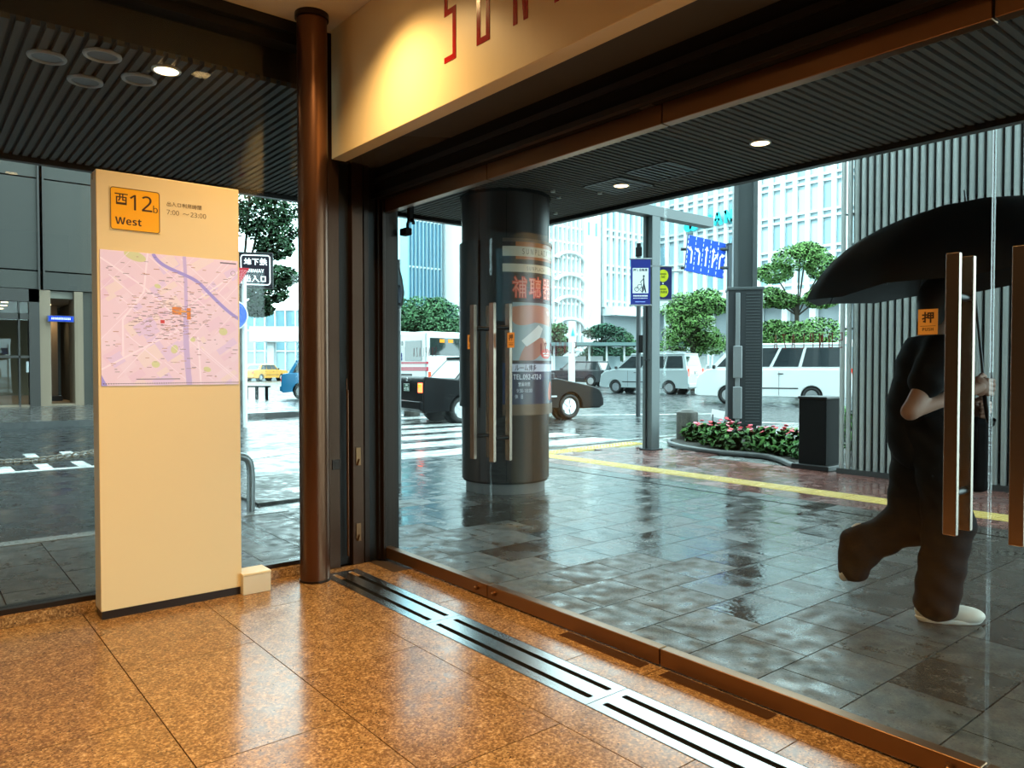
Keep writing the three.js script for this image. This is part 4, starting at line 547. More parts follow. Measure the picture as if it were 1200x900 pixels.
// a thin panel standing proud of the flat quad a b c d, inside the share u0..u1, v0..v1
function panel(q, u0, u1, v0, v1, off = 0.012) {
  const P = (u, v) => lerp3(lerp3(q[0], q[1], u), lerp3(q[3], q[2], u), v), A = new THREE.Vector3(...q[0]), n = new THREE.Vector3(...q[1]).sub(A).cross(new THREE.Vector3(...q[3]).sub(A)).normalize().multiplyScalar(off);
  const c = [P(u0, v0), P(u1, v0), P(u1, v1), P(u0, v1)]; return G.hull([...c.map((p) => [p[0] + n.x, p[1] + n.y, p[2] + n.z]), ...c.map((p) => [p[0] - n.x, p[1] - n.y, p[2] - n.z])]);
}
function vehicle(name, label, o) {
  const { L, W, belt, H, sill = 0.28, wheelR = 0.3, axF, axR, hood, cab, cabTop, body, taper = 0.16, side = 3, nose = 0.12, tailRound = 0.06 } = o, hl = L / 2, hw = W / 2;
  const root = thing(name, label, o.category ?? 'car', o.pos, o.turn);
  // lower body with wheel arches
  const s = new THREE.Shape(); s.moveTo(-hl + 0.05, sill);
  const arch = (x) => { s.lineTo(x - wheelR * 1.16, sill); s.absarc(x, wheelR, wheelR * 1.18, Math.PI - Math.asin((sill - wheelR) / (wheelR * 1.18)), Math.asin((sill - wheelR) / (wheelR * 1.18)), true); };
  arch(axR); arch(axF); s.lineTo(hl - 0.06, sill); s.quadraticCurveTo(hl, sill + 0.02, hl, sill + 0.2); s.quadraticCurveTo(hl, hood - 0.08, hl - nose, hood - 0.02); s.lineTo(cab[1], belt); s.lineTo(cab[0], belt); s.lineTo(-hl + tailRound, o.deck ?? belt - 0.02); s.quadraticCurveTo(-hl, (o.deck ?? belt) - 0.06, -hl, (o.deck ?? belt) - 0.2); s.lineTo(-hl, sill + 0.1); s.quadraticCurveTo(-hl, sill, -hl + 0.05, sill);
  mesh('body', new THREE.ExtrudeGeometry(s, { depth: W - 0.1, bevelEnabled: true, bevelThickness: 0.05, bevelSize: 0.035, bevelSegments: 3, curveSegments: 10 }).translate(0, 0, -hw + 0.05), body, root);
  // cabin
  const b0 = belt - 0.03, z0 = hw - 0.03, z1 = hw - taper, [xb, xf] = cab, [tb, tf] = cabTop, ht = H - 0.05;
  const lo = [[xb, b0, -z0], [xf, b0, -z0], [xf, b0, z0], [xb, b0, z0]], hi = [[tb, ht, -z1], [tf, ht, -z1], [tf, ht, z1], [tb, ht, z1]];
  mesh('cabin', G.hull([...lo, ...hi]), body, root); mesh('roof', new RoundedBoxGeometry(tf - tb + 0.06, 0.09, z1 * 2 + 0.06, 3, 0.04).translate((tb + tf) / 2, ht, 0), o.roof ?? body, root);
  const sideQ = (sgn) => sgn > 0 ? [lo[3], lo[2], hi[2], hi[3]] : [lo[1], lo[0], hi[0], hi[1]];
  for (const sg of [1, -1]) { const q = sideQ(sg), cuts = o.cuts ?? [0.05, 0.36, 0.68, 0.95]; for (let i = 0; i + 1 < cuts.length; i++) { const u0 = sg > 0 ? cuts[i] : 1 - cuts[i + 1], u1 = sg > 0 ? cuts[i + 1] : 1 - cuts[i]; mesh('side_window', panel(q, u0 + 0.012, u1 - 0.012, 0.16, 0.88), carGlass, root); } }
  mesh('windscreen', panel([lo[2], lo[1], hi[1], hi[2]], 0.06, 0.94, 0.12, 0.92), carGlass, root); mesh('rear_window', panel([lo[0], lo[3], hi[3], hi[0]], 0.1, 0.9, o.van ? 0.3 : 0.14, 0.86), carGlass, root);
  for (const [x, sg] of [[axF, 1], [axF, -1], [axR, 1], [axR, -1]]) {
    const w = mesh('wheel', new THREE.TorusGeometry(wheelR * 0.8, wheelR * 0.21, 10, 28).scale(1, 1, 1.5).translate(0, 0, 0), tyre, root, [x, wheelR, sg * (hw - 0.11)]);
    mesh('rim', [new THREE.CylinderGeometry(wheelR * 0.66, wheelR * 0.62, 0.1, 24).rotateX(Math.PI / 2), ...[0, 1, 2, 3, 4].map((k) => G.box(wheelR * 0.5, wheelR * 0.2, 0.03, wheelR * 0.33, 0, sg * 0.055).rotateZ(k * 1.257))], rimMat, w);
    mesh('wheel_well', new THREE.CylinderGeometry(wheelR * 1.14, wheelR * 1.14, 0.16, 24).rotateX(Math.PI / 2).translate(x, wheelR, sg * (hw - 0.3)), trimBlack, root);
  }
  const ty = (o.deck ?? belt) - (o.van ? 0.12 : 0.2);
  for (const sg of [1, -1]) {
    const t = mesh('tail_lamp', o.van ? G.rbox(0.05, 0.34, 0.13, 0.015, -hl - 0.02, ty, sg * (hw - 0.09)) : G.rbox(0.05, 0.2, 0.22, 0.015, -hl - 0.02, ty, sg * (hw - 0.13)), o.tail ?? tail(0.9), root);
    if (!o.van && o.tail) mesh('turn_lamp', G.rbox(0.045, 0.08, 0.18, 0.01, -hl - 0.03, ty + 0.04, sg * (hw - 0.13)), amber, root);
    mesh('head_lamp', G.rbox(0.06, 0.15, 0.3, 0.02, hl - 0.02, hood - 0.2, sg * (hw - 0.22)), lampClear, root); mesh('mirror', G.rbox(0.09, 0.13, 0.16, 0.03, xf - 0.22, belt + 0.1, sg * (hw + 0.06)), o.mirror ?? trimBlack, root);
    for (const x of o.handles ?? [0.25, -0.75]) mesh('door_handle', G.rbox(0.16, 0.03, 0.03, 0.01, x, belt - 0.12, sg * (hw + 0.012)), o.handle ?? trimBlack, root);
    mesh('sill_strip', G.rbox(axF - axR - wheelR * 2.6, 0.04, 0.03, 0.01, (axF + axR) / 2, sill + 0.26, sg * hw), o.strip ?? trimBlack, root);
    for (const x of o.seams ?? [0.75, -0.25]) mesh('door_seam', G.box(0.012, belt - sill - 0.08, 0.006, x, (belt + sill) / 2, sg * (hw + 0.0015)), trimBlack, root);
  }
  mesh('rear_bumper', G.rbox(0.14, 0.2, W - 0.02, 0.04, -hl - 0.02, sill + 0.12, 0), o.bumper ?? body, root); mesh('front_bumper', G.rbox(0.14, 0.22, W - 0.02, 0.04, hl, sill + 0.12, 0), o.bumper ?? body, root);
  mesh('number_plate', new THREE.BoxGeometry(0.33, 0.165, 0.012), [trimBlack, trimBlack, trimBlack, trimBlack, o.plate, trimBlack], root, [-hl - 0.045, o.plateY ?? ty - 0.02, 0], [0, -Math.PI / 2, 0]);
  return root;
}
const headTo = (fx, fz) => Math.atan2(-fz, fx);
const greenPlate = plateMat('47-56', '#0e3a22', '#f0f4f0'), whitePlate = plateMat('12-34', '#e8ece8', '#1d4a2c');
{
  const black = M(0.006, 0.006, 0.007, 0.22, 0, { specularIntensity: 0.25 }), f = [0.16, -0.987], c = [-13.02 - 0.72, -10.75 - 0.12];
  const t = vehicle('taxi', 'black saloon taxi with lit tail lamps passing behind the round pillar', { L: 4.6, W: 1.68, belt: 0.92, deck: 0.98, H: 1.46, axF: 1.4, axR: -1.38, hood: 0.76, nose: 0.3, cab: [-1.55, 1.05], cabTop: [-1.05, 0.45], body: black, pos: [c[0], -0.02, c[1]], turn: headTo(...f), plate: greenPlate, plateY: 0.78, tail: tail(12), bumper: black, strip: M(0.4, 0.4, 0.4, 0.3, 0.8) });
  mesh('roof_lamp', [G.rbox(0.16, 0.12, 0.4, 0.03, -0.1, 1.52, 0)], new THREE.MeshPhysicalMaterial({ color: new THREE.Color(0.9, 0.6, 0.1), emissive: new THREE.Color(1, 0.6, 0.1), emissiveIntensity: 0.8 }), t); mesh('badge', new THREE.TorusGeometry(0.035, 0.008, 8, 16).rotateY(Math.PI / 2).translate(-2.34, 0.95, 0), rimMat, t); mesh('door_lettering', [0, 1, 2, 3, 4].map((k) => G.box(0.06, 0.07, 0.004, 0.45 - k * 0.1, 0.74, 0.843)), M(0.6, 0.5, 0.2, 0.5), t);
}
{ // silver van facing left
  const p = onGround(757, 461), sv = paint(0.36, 0.41, 0.42), t = vehicle('silver_van', 'silver compact van with roof bars driving on the wide road', { category: 'van', van: true, L: 4.4, W: 1.7, belt: 1.08, deck: 1.1, H: 1.84, axF: 1.42, axR: -1.3, hood: 1.0, nose: 0.25, cab: [-2.16, 1.55], cabTop: [-1.98, 0.62], taper: 0.14, cuts: [0.03, 0.3, 0.62, 0.97], body: sv, pos: [p.x - 0.35, -0.02, p.z - 0.75], turn: headTo(-0.95, 0.22), plate: whitePlate, handles: [0.35, -0.6], tail: tail(1.6) });
  mesh('roof_bars', [0.2, -0.6, -1.4].map((x) => G.box(0.05, 0.05, 1.3, x, 1.9, 0)).concat([G.box(2.2, 0.03, 0.04, -0.6, 1.91, 0.55), G.box(2.2, 0.03, 0.04, -0.6, 1.91, -0.55)]), galv, t);
}
{
  const p = onGround(905, 474), wv = paint(0.78, 0.8, 0.8), t = vehicle('white_van', 'white high-roof van passing behind the steel column', { category: 'van', van: true, L: 4.7, W: 1.7, belt: 1.12, deck: 1.12, H: 1.98, axF: 1.35, axR: -1.22, hood: 1.02, nose: 0.2, cab: [-2.3, 2.0], cabTop: [-2.2, 1.2], taper: 0.13, cuts: [0.03, 0.34, 0.55, 0.78, 0.97], body: wv, pos: [p.x - 0.45, -0.02, p.z - 0.8], turn: headTo(-0.9, 0.43), plate: whitePlate, handles: [0.6, -0.3] });
}
{
  const p = onGround(675, 452), bl = paint(0.012, 0.016, 0.02); vehicle('dark_suv', 'black estate car with tail lamp ahead of the silver van', { L: 4.5, W: 1.78, belt: 0.98, deck: 1.0, H: 1.6, axF: 1.38, axR: -1.3, hood: 0.95, cab: [-2.05, 1.0], cabTop: [-1.75, 0.3], body: bl, pos: [p.x - 0.4, -0.02, p.z - 0.6], turn: headTo(-0.93, 0.3), plate: whitePlate, wheelR: 0.34, tail: tail(1.2) });
  const q = onGround(832, 442), rd = paint(0.5, 0.5, 0.5); vehicle('far_hatchback', 'small pale car far off with red tail lamps between the vans', { L: 3.8, W: 1.6, belt: 0.95, H: 1.5, axF: 1.2, axR: -1.15, hood: 0.9, cab: [-1.75, 0.9], cabTop: [-1.5, 0.2], body: rd, pos: [q.x, -0.02, q.z], turn: headTo(-0.66, -0.75), plate: whitePlate, tail: tail(2) });
  const r = onGround(309, 446), og = paint(0.75, 0.35, 0.05); vehicle('orange_taxi', 'orange and white taxi far down the left street', { L: 4.5, W: 1.7, belt: 0.95, H: 1.5, axF: 1.4, axR: -1.3, hood: 0.9, cab: [-1.6, 1.1], cabTop: [-1.1, 0.5], body: og, roof: whiteCoat, pos: [r.x, -0.02, r.z], turn: headTo(-0.5, -0.86), plate: whitePlate });
  const b = onGround(394, 466), bu = paint(0.02, 0.2, 0.4); vehicle('blue_car', 'blue small car half hidden by the bronze column', { L: 3.8, W: 1.65, belt: 0.95, H: 1.5, axF: 1.2, axR: -1.2, hood: 0.92, cab: [-1.7, 0.95], cabTop: [-1.4, 0.3], body: bu, pos: [b.x, -0.02, b.z], turn: headTo(0.55, -0.83), plate: whitePlate });
}
{ // bus
  const fx = -0.995, fz = 0.1, rear = onGround(500, 459), root = thing('city_bus', 'white city bus with red stripes and orange rear display', 'bus', [rear.x, -0.02, rear.z], headTo(fx, fz)); // origin at its rear left corner
  const white = paint(0.75, 0.77, 0.77), red = paint(0.45, 0.02, 0.05), L = 10.5, W = 2.5, H = 2.95;
  mesh('body', new RoundedBoxGeometry(L, H - 0.35, W, 4, 0.12).translate(L / 2, (H + 0.35) / 2, W / 2), white, root); mesh('roof_fairing', new RoundedBoxGeometry(L * 0.5, 0.2, W * 0.7, 3, 0.08).translate(L * 0.6, H + 0.05, W / 2), white, root);
  for (const y of [1.12, 1.42]) mesh('stripe', [G.box(L, y < 1.3 ? 0.2 : 0.12, W + 0.02, L / 2, y, W / 2)], red, root);
  mesh('skirt', G.box(L - 0.1, 0.2, W - 0.06, L / 2, 0.34, W / 2), trimBlack, root);
  for (let i = 0; i < 6; i++) for (const z of [-0.006, W + 0.006]) mesh('side_window', G.rbox(1.36, 1.0, 0.03, 0.012, 1.05 + i * 1.52, 2.02, z), carGlass, root);
  mesh('rear_window', G.rbox(0.04, 0.86, 2.1, 0.015, -0.005, 2.22, W / 2), carGlass, root); for (const z of [0.95, 1.5]) mesh('display', G.rbox(0.03, 0.16, 0.3, 0.005, -0.03, 2.5, z), new THREE.MeshPhysicalMaterial({ color: 0x000000, emissive: new THREE.Color(1, 0.42, 0.03), emissiveIntensity: 1.8 }), root);
  for (const z of [0.18, W - 0.18]) mesh('tail_lamp', G.rbox(0.04, 0.34, 0.16, 0.012, -0.015, 0.82, z), tail(2.2), root); mesh('grille', [0.6, 0.78].map((y) => G.box(0.9, 0.1, 0.02, 1.6, y + 0.05, -0.006)), trimBlack, root); mesh('rear_bumper', G.rbox(0.12, 0.26, W, 0.04, -0.02, 0.5, W / 2), white, root); mesh('number_plate', G.box(0.02, 0.2, 0.4, -0.06, 0.72, W / 2), M(0.7, 0.7, 0.6, 0.4), root);
  for (const [x, z] of [[2.6, 0.14], [8.2, 0.14], [2.6, W - 0.14], [8.2, W - 0.14]]) { const w = mesh('wheel', new THREE.CylinderGeometry(0.48, 0.48, 0.28, 28).rotateX(Math.PI / 2), tyre, root, [x, 0.48, z]); mesh('rim', new THREE.CylinderGeometry(0.28, 0.28, 0.3, 20).rotateX(Math.PI / 2), rimMat, w); }
}
// ---------------------------------------------------------------- buildings
const winBlue = M(0.2, 0.36, 0.43, 0.08, 0, { clearcoat: 1, clearcoatRoughness: 0.05 }), winPale = M(0.38, 0.5, 0.54, 0.12, 0, { clearcoat: 1, clearcoatRoughness: 0.05 }), clad = M(0.62, 0.66, 0.67, 0.6), cladWhite = M(0.78, 0.82, 0.82, 0.55), cladGrey = M(0.3, 0.34, 0.36, 0.6);
// a facade in the local xy plane facing +z: bays wide, floors high, one pane for each window, fins between
function facade(root, w, y0, fl, nb, nf, o) {
  const bw = w / nb, pane = new THREE.BoxGeometry(bw * (o.pw ?? 0.7), fl * (o.ph ?? 0.62), 0.1), fin = new THREE.BoxGeometry(bw * (o.fin ?? 0.2), fl * nf, 0.5), band = new THREE.BoxGeometry(w, fl * (o.band ?? 0.1), 0.2);
  for (let j = 0; j < nf; j++) for (let i = 0; i < nb; i++) mesh('window_pane', pane, o.glass[Math.floor(rnd() * o.glass.length)], root, [(i + 0.5) * bw, y0 + (j + 0.5) * fl, 0.03]);
  if (o.fin) for (let i = 0; i <= nb; i++) mesh('fin', fin, o.finMat, root, [i * bw, y0 + fl * nf / 2, 0.25]);
  if (o.band) for (let j = 0; j <= nf; j++) { mesh('floor_band', band, o.bandMat, root, [w / 2, y0 + j * fl, 0.12]); if (o.double) mesh('floor_band', band, o.bandMat, root, [w / 2, y0 + j * fl + fl * 0.18, 0.12]); }
}
{ // the finned office block across the square (its face looks along +z)
  const z = -78, a = onZ(752, 400, z), b = onZ(1010, 400, z), w = b.x - a.x, base = onZ(800, 352, z).y, fl = 3.9;
  const B = thing('finned_office', 'pale office block with tall white fins behind the street trees', 'building', [a.x, 0, z]);
  mesh('core', G.box(w, 33, 14, w / 2, 16.5, -7.1), M(0.36, 0.46, 0.5, 0.6), B); facade(B, w, base, fl, 20, 6, { pw: 0.66, ph: 0.7, fin: 0.26, band: 0.07, double: true, glass: [winBlue, winPale, winPale], finMat: cladWhite, bandMat: clad });
  mesh('ledge', G.box(w + 1, 1.2, 2.4, w / 2, base - 0.7, 1), cladWhite, B); mesh('ground_storey', G.box(w, base - 1.4, 1, w / 2, (base - 1.4) / 2, -0.4), cladGrey, B);
  for (let i = 0; i < 9; i++) mesh('shop_pillar', G.box(0.7, base - 1.4, 0.7, (i + 0.5) * w / 9, (base - 1.4) / 2, 0.6), cladWhite, B);
  const cy = M(0.02, 0.55, 0.6, 0.4), sp = onZ(812, 259, z), sz = 1.25; // cyan roof letters
  const strokes = { H: [[0, 0, 0, 1], [0.7, 0, 0.7, 1], [0, 0.5, 0.7, 0.5]], A: [[0, 0, 0.35, 1], [0.35, 1, 0.7, 0], [0.17, 0.4, 0.53, 0.4]], N: [[0, 0, 0, 1], [0, 1, 0.7, 0], [0.7, 0, 0.7, 1]], K: [[0, 0, 0, 1], [0, 0.45, 0.65, 1], [0.1, 0.5, 0.7, 0]] };
  ['H', 'A', 'N', 'K'].forEach((ch, i) => { const q = onZ(829 + i * 13, 267 - i * 3, z); mesh('sign_letter', strokes[ch].map(([p, q, r, s]) => new THREE.BoxGeometry(Math.hypot(r - p, s - q) * sz + 0.25, 0.34, 0.3).rotateZ(Math.atan2(s - q, r - p)).translate((p + r) / 2 * sz, (q + s) / 2 * sz, 0)), cy, B, [q.x - a.x, q.y, 0.75]); });
  mesh('sign_emblem', [0, 1, 2, 3].map((k) => new THREE.CylinderGeometry(0.62, 0.62, 0.3, 16).rotateX(Math.PI / 2).translate(Math.cos(k * 1.571 + 0.78) * 0.6, Math.sin(k * 1.571 + 0.78) * 0.6, 0)), cy, B, [sp.x - a.x + 0.3, sp.y - 0.4, 0.75]);
}
{ // wing and white gable (faces look along +x), seen left of the finned block
  const x = -62, a = onX(706, 360, x), b = onX(752, 360, x), w = a.z - b.z, base = a.y, B = thing('finned_wing', 'pale finned wing beside the white gable', 'building', [x, 0, a.z], Math.PI / 2);
  mesh('core', G.box(w, 27, 10, w / 2, 13.5, -5.1), M(0.36, 0.46, 0.5, 0.6), B); facade(B, w, base, 4.2, 7, 4, { pw: 0.66, ph: 0.74, fin: 0.28, band: 0.06, double: true, glass: [winBlue, winPale], finMat: cladWhite, bandMat: clad }); mesh('ledge', G.box(w, 1, 2, w / 2, base - 0.5, 1), cladWhite, B); mesh('ground_storey', G.box(w, base - 1, 1, w / 2, (base - 1) / 2, -0.3), cladGrey, B);
  const c = onX(680, 360, x + 0.4), gw = c.z - a.z, Wg = thing('white_gable', 'blank white gable building with three slit windows near its top', 'building', [x + 0.4, 0, c.z + 0.5], Math.PI / 2), sl = onX(693, 268, x + 0.4);
  mesh('wall', G.box(gw - 0.1, sl.y + 3.4, 8, gw / 2 + 0.05, (sl.y + 3.4) / 2, -4.2), cladWhite, Wg); for (let i = 0; i < 3; i++) mesh('slit_window', G.box(0.28, 1.5, 0.1, gw * (0.2 + i * 0.3), sl.y, -0.18), winBlue, Wg); mesh('drain_pipe', new THREE.CylinderGeometry(0.08, 0.08, 5, 8).rotateZ(-0.35).translate(gw * 0.75, onX(700, 350, x).y, -0.15), clad, Wg);
  const d = onX(640, 360, x + 6), e = onX(681, 360, x + 6), pw = d.z - e.z, K = thing('lattice_block', 'white lattice-faced block with curved ramps left of the gable', 'building', [x + 6, 0, d.z], Math.PI / 2), ht = onX(660, 248, x + 6).y;
  mesh('core', G.box(pw, ht, 7, pw / 2, ht / 2, -3.6), clad, K); facade(K, pw, 3, (ht - 3) / 9, 8, 9, { pw: 0.8, ph: 0.6, fin: 0.12, band: 0.14, glass: [winPale, clad, winPale, cladGrey], finMat: cladWhite, bandMat: cladWhite });
  for (let i = 0; i < 4; i++) mesh('ramp', new THREE.TorusGeometry(2.2, 0.35, 6, 16, Math.PI * 0.8).rotateZ(0.25).scale(1, 0.5, 0.6).translate(pw * 0.6, 5 + i * (ht - 8) / 4, 0.5), cladWhite, K);
}
{ // blue glass tower and white neighbour left of the pillar
  const x = -75, a = onX(476, 300, x), b = onX(515, 300, x), w = a.z - b.z, B = thing('blue_glass_tower', 'blue glass tower with fine upright mullions over the bus', 'building', [x, 0, a.z], Math.PI / 2);
  mesh('core', G.box(w, 40, 10, w / 2, 20, -5.1), M(0.2, 0.42, 0.55, 0.4), B); facade(B, w, 2, 5.4, 9, 6, { pw: 0.84, ph: 0.93, fin: 0.12, band: 0.035, glass: [M(0.09, 0.24, 0.36, 0.1), M(0.1, 0.27, 0.4, 0.1)], finMat: M(0.35, 0.5, 0.56, 0.4), bandMat: cladWhite }); mesh('edge_pier', G.box(1.2, 40, 1, -0.5, 20, 0), M(0.3, 0.6, 0.68, 0.4), B);
  const c = onX(560, 300, x + 4), d = { z: b.z - 0.6 }, w2 = d.z - c.z, hh = onX(530, 240, x + 4).y, K = thing('white_sign_tower', 'white building with faint upright lettering beside the blue tower', 'building', [x + 4, 0, d.z], Math.PI / 2); mesh('wall', G.box(w2, hh + 6, 8, w2 / 2, (hh + 6) / 2, -4), cladWhite, K);
  const lm = M(0.3, 0.4, 0.4, 0.6), q = onX(527, 275, x + 4).y; for (let i = 0; i < 5; i++) mesh('wall_character', [G.box(1.0, 0.16, 0.1, 0, 0.4, 0), G.box(0.16, 0.9, 0.1, -0.2, 0, 0), G.box(0.7, 0.14, 0.1, 0.1, -0.3, 0), G.box(0.14, 0.5, 0.1, 0.4, 0, 0)], lm, K, [w2 * 0.28, q - i * 1.5 + 2, 0.06]); for (let i = 0; i < 9; i++) mesh('wall_character', [G.box(0.5, 0.12, 0.1, 0, 0.2, 0), G.box(0.12, 0.5, 0.1, 0, 0, 0)], lm, K, [w2 * 0.5, q + 3 - i * 1.1, 0.06]);
  mesh('low_annex', G.box(w2, onX(530, 351, x + 4).y, 3, w2 / 2, onX(530, 351, x + 4).y / 2, 1.6), clad, K);
  const e = onX(440, 340, x - 6), f = { z: a.z + 1.2 }, K2 = thing('pale_low_block', 'pale low block left of the blue glass tower', 'building', [x - 6, 0, e.z], Math.PI / 2), hl = onX(466, 352, x - 6).y; mesh('wall', G.box(e.z - f.z, hl, 6, (e.z - f.z) / 2, hl / 2, -3), cladWhite, K2); facade(K2, e.z - f.z, 1.5, (hl - 2) / 3, 6, 3, { pw: 0.6, ph: 0.5, glass: [winPale] });
}
{ // the end of the left street: glazed block and walkway
  const p = atDepth(276, 420, 95), B = thing('street_end_block', 'pale blue glazed block closing the left street', 'building', [p.x, 0, p.z], YAW); const w = 9;
  mesh('core', G.box(w, 8.6, 6, w / 2, 4.3, -3.1), M(0.4, 0.55, 0.6, 0.5), B); facade(B, w, 0.6, 2.6, 7, 3, { pw: 0.86, ph: 0.86, fin: 0.08, band: 0.07, glass: [winPale, winBlue], finMat: cladWhite, bandMat: cladWhite });
  const q = atDepth(318, 400, 80), K = thing('raised_walkway', 'pale raised walkway crossing the end of the left street', 'walkway', [q.x, 0, q.z], YAW); mesh('deck', G.box(14, 0.7, 2, 5, 4.2, 0), clad, K); mesh('parapet', G.box(14, 0.9, 0.1, 5, 5, 0.9), cladWhite, K); for (const x of [0, 4, 8]) mesh('pier', G.box(0.7, 4, 0.7, x, 2, 0), clad, K);
}
{ // station shelter roof in the middle of the square
  const a = atDepth(642, 405, 52), S = thing('bus_shelter', 'long low shelter roof with white posts across the square', 'shelter', [a.x, 0, a.z], YAW); mesh('roof', G.box(15, 0.22, 2.6, 7, 2.75, 0), M(0.12, 0.2, 0.2, 0.5), S); for (let i = 0; i < 12; i++) mesh('post', G.box(0.12, 2.65, 0.12, 0.4 + i * 1.2, 1.32, 0.6), cladWhite, S);
  for (let i = 0; i < 11; i++) mesh('panel', G.box(0.95, 1.5, 0.06, 1 + i * 1.2, 1.2, -0.5), i % 3 ? cladWhite : winPale, S);
  const c = atDepth(846, 408, 55), T = thing('far_shelter', 'white canopy and kiosk behind the white van', 'shelter', [c.x, 0, c.z], YAW); mesh('roof', G.box(10, 0.5, 3, 4.5, 2.9, 0), cladWhite, T); for (let i = 0; i < 6; i++) mesh('post', G.box(0.2, 2.7, 0.2, i * 1.8, 1.35, 0.8), clad, T);
  const d = atDepth(670, 395, 46), E = thing('white_pylon', 'slim white pylon sign with a cyan mark', 'sign', [d.x, 0, d.z], YAW); mesh('board', G.box(0.4, 4.0, 0.2, 0, 2.0, 0), cladWhite, E); mesh('mark', G.hull([[-0.05, 3.1, 0.11], [0.17, 3.1, 0.11], [0.06, 3.6, 0.11], [-0.05, 3.1, 0.13], [0.17, 3.1, 0.13], [0.06, 3.6, 0.13]]), M(0.05, 0.5, 0.6, 0.4), E);
  const g = atDepth(832, 448, 46), F = thing('road_barrier', 'dark metal barrier between silver and white vans', 'barrier', [g.x, 0, g.z], YAW); mesh('rails', [G.box(1.3, 0.08, 0.06, 0, 0.9, 0), G.box(1.3, 0.06, 0.06, 0, 0.45, 0)], greyDark, F); for (const x of [-0.3, 0.25]) mesh('post', G.box(0.1, 0.95, 0.08, x, 0.48, 0), greyDark, F);
}
{ // dim office lobby across the left street (face looks along +x)
  const x = -24.6, zR = onX(281, 300, x).z, B = thing('lobby_building', 'dim grey stone building with glazed lobby across the left street', 'building', [x, 0.1, 6], Math.PI / 2), w = 6 - zR, stoneP = [M(0.042, 0.04, 0.034, 0.6), M(0.037, 0.035, 0.03, 0.6), M(0.047, 0.044, 0.037, 0.6)], bx = (u) => 6 - onX(u, 430, x).z, by = (v, u = 50) => onX(u, v, x).y;
  const l0 = bx(-60), l1 = bx(47), l2 = bx(60), l3 = bx(88), l4 = bx(98), yL = by(344), dark = M(0.03, 0.025, 0.022, 0.5), warmStone = M(0.22, 0.16, 0.11, 0.6);
  mesh('core', [G.box(w, 22, 6, w / 2, yL + 11, -9), G.span(0, l0, 0, yL, -4, -0.1), G.span(l4, w, 0, yL, -4, -0.1), G.span(0, w, 0, 26, -14, -9)], stoneP[0], B);
  // stone panels above the lobby
  const cols = [-30, 50, 146, 226, 283].map(bx), rows = [yL, by(322), by(214), by(120), 26]; cols[0] = 0; cols[4] = w;
  for (let i = 0; i < 4; i++) for (let j = 0; j < 4; j++) mesh('stone_panel', G.span(cols[i] + 0.06, cols[i + 1] - 0.06, rows[j] + 0.02, rows[j + 1] - 0.02, -6.0, -0.0), stoneP[(i + j) % 3], B);
  for (const c of [cols[1], cols[2], cols[3]]) mesh('mullion', [G.box(0.05, 26 - yL, 0.12, c - 0.06, (26 + yL) / 2, 0), G.box(0.05, 26 - yL, 0.12, c + 0.06, (26 + yL) / 2, 0)], dark, B);
  for (let i = 0; i < 3; i++) mesh('wall_panel', G.span(l4 + 0.3 + i * (w - l4 - 0.3) / 3 + 0.02, l4 + 0.3 + (i + 1) * (w - l4 - 0.3) / 3 - 0.02, 0, yL - 0.03, -0.2, 0), stoneP[i % 3], B);
  mesh('lobby_floor', G.span(l0, l4, 0, 0.05, -9, 0), warmStone, B); mesh('lobby_back', G.span(l0, l4, 0, yL, -9, -8.6), M(0.2, 0.17, 0.11, 0.7), B); mesh('lobby_ceiling', G.span(l0, l4, yL - 0.2, yL, -8.6, -0.2), M(0.3, 0.28, 0.24, 0.7), B);
  mesh('door_frame', [G.span(l0, l1, yL - 0.35, yL, -0.2, 0.05), G.span(l1 - 0.25, l1, 0, yL, -0.3, 0.05), G.span(l0, l1, by(379), by(372), -0.2, 0.02), G.span(l0, l1, by(424), by(421), -0.15, 0.02), G.span(bx(22), bx(24), 0, yL, -0.2, 0.02)], dark, B); mesh('lobby_glass', G.span(l0, l1, 0.05, yL - 0.3, -0.06, -0.05), glass, B);
  mesh('door_handle', G.box(0.06, 0.3, 0.08, bx(32), 1.1, 0.02), galv, B);
  for (const [a, b] of [[l1, l2], [l3, l4]]) mesh('pier', G.span(a, b, 0, yL, -0.9, 0.02), warmStone, B); mesh('recess_wall', G.span(l2, l3, 0, yL - 0.2, -3.4, -3), warmStone, B); mesh('recess_step', G.span(l2, l3, 0.05, 0.2, -3, -2.2), dark, B);
  const sg = mesh('blue_sign', G.span(bx(56), bx(86), by(381), by(374), 0.05, 0.2), M(0.02, 0.06, 0.3, 0.4), B); const bt = canvasTex(256, 40, (c) => { c.fillStyle = '#12309a'; c.fillRect(0, 0, 256, 40); c.fillStyle = '#fff'; for (let i = 0; i < 13; i++) { c.fillRect(24 + i * 16, 12, 11, 3); c.fillRect(28 + i * 16, 10, 3, 18); c.fillRect(24 + i * 16, 22, 11, 3); } }); mesh('sign_print', new THREE.PlaneGeometry(bx(86) - bx(56) - 0.04, by(374) - by(381) - 0.03).translate((bx(56) + bx(86)) / 2, (by(374) + by(381)) / 2, 0.206), new THREE.MeshPhysicalMaterial({ map: bt, emissive: new THREE.Color(1, 1, 1), emissiveMap: bt, emissiveIntensity: 0.9 }), sg);
  const lens = new THREE.MeshStandardMaterial({ color: 0, emissive: new THREE.Color(1, 0.72, 0.4), emissiveIntensity: 5 });
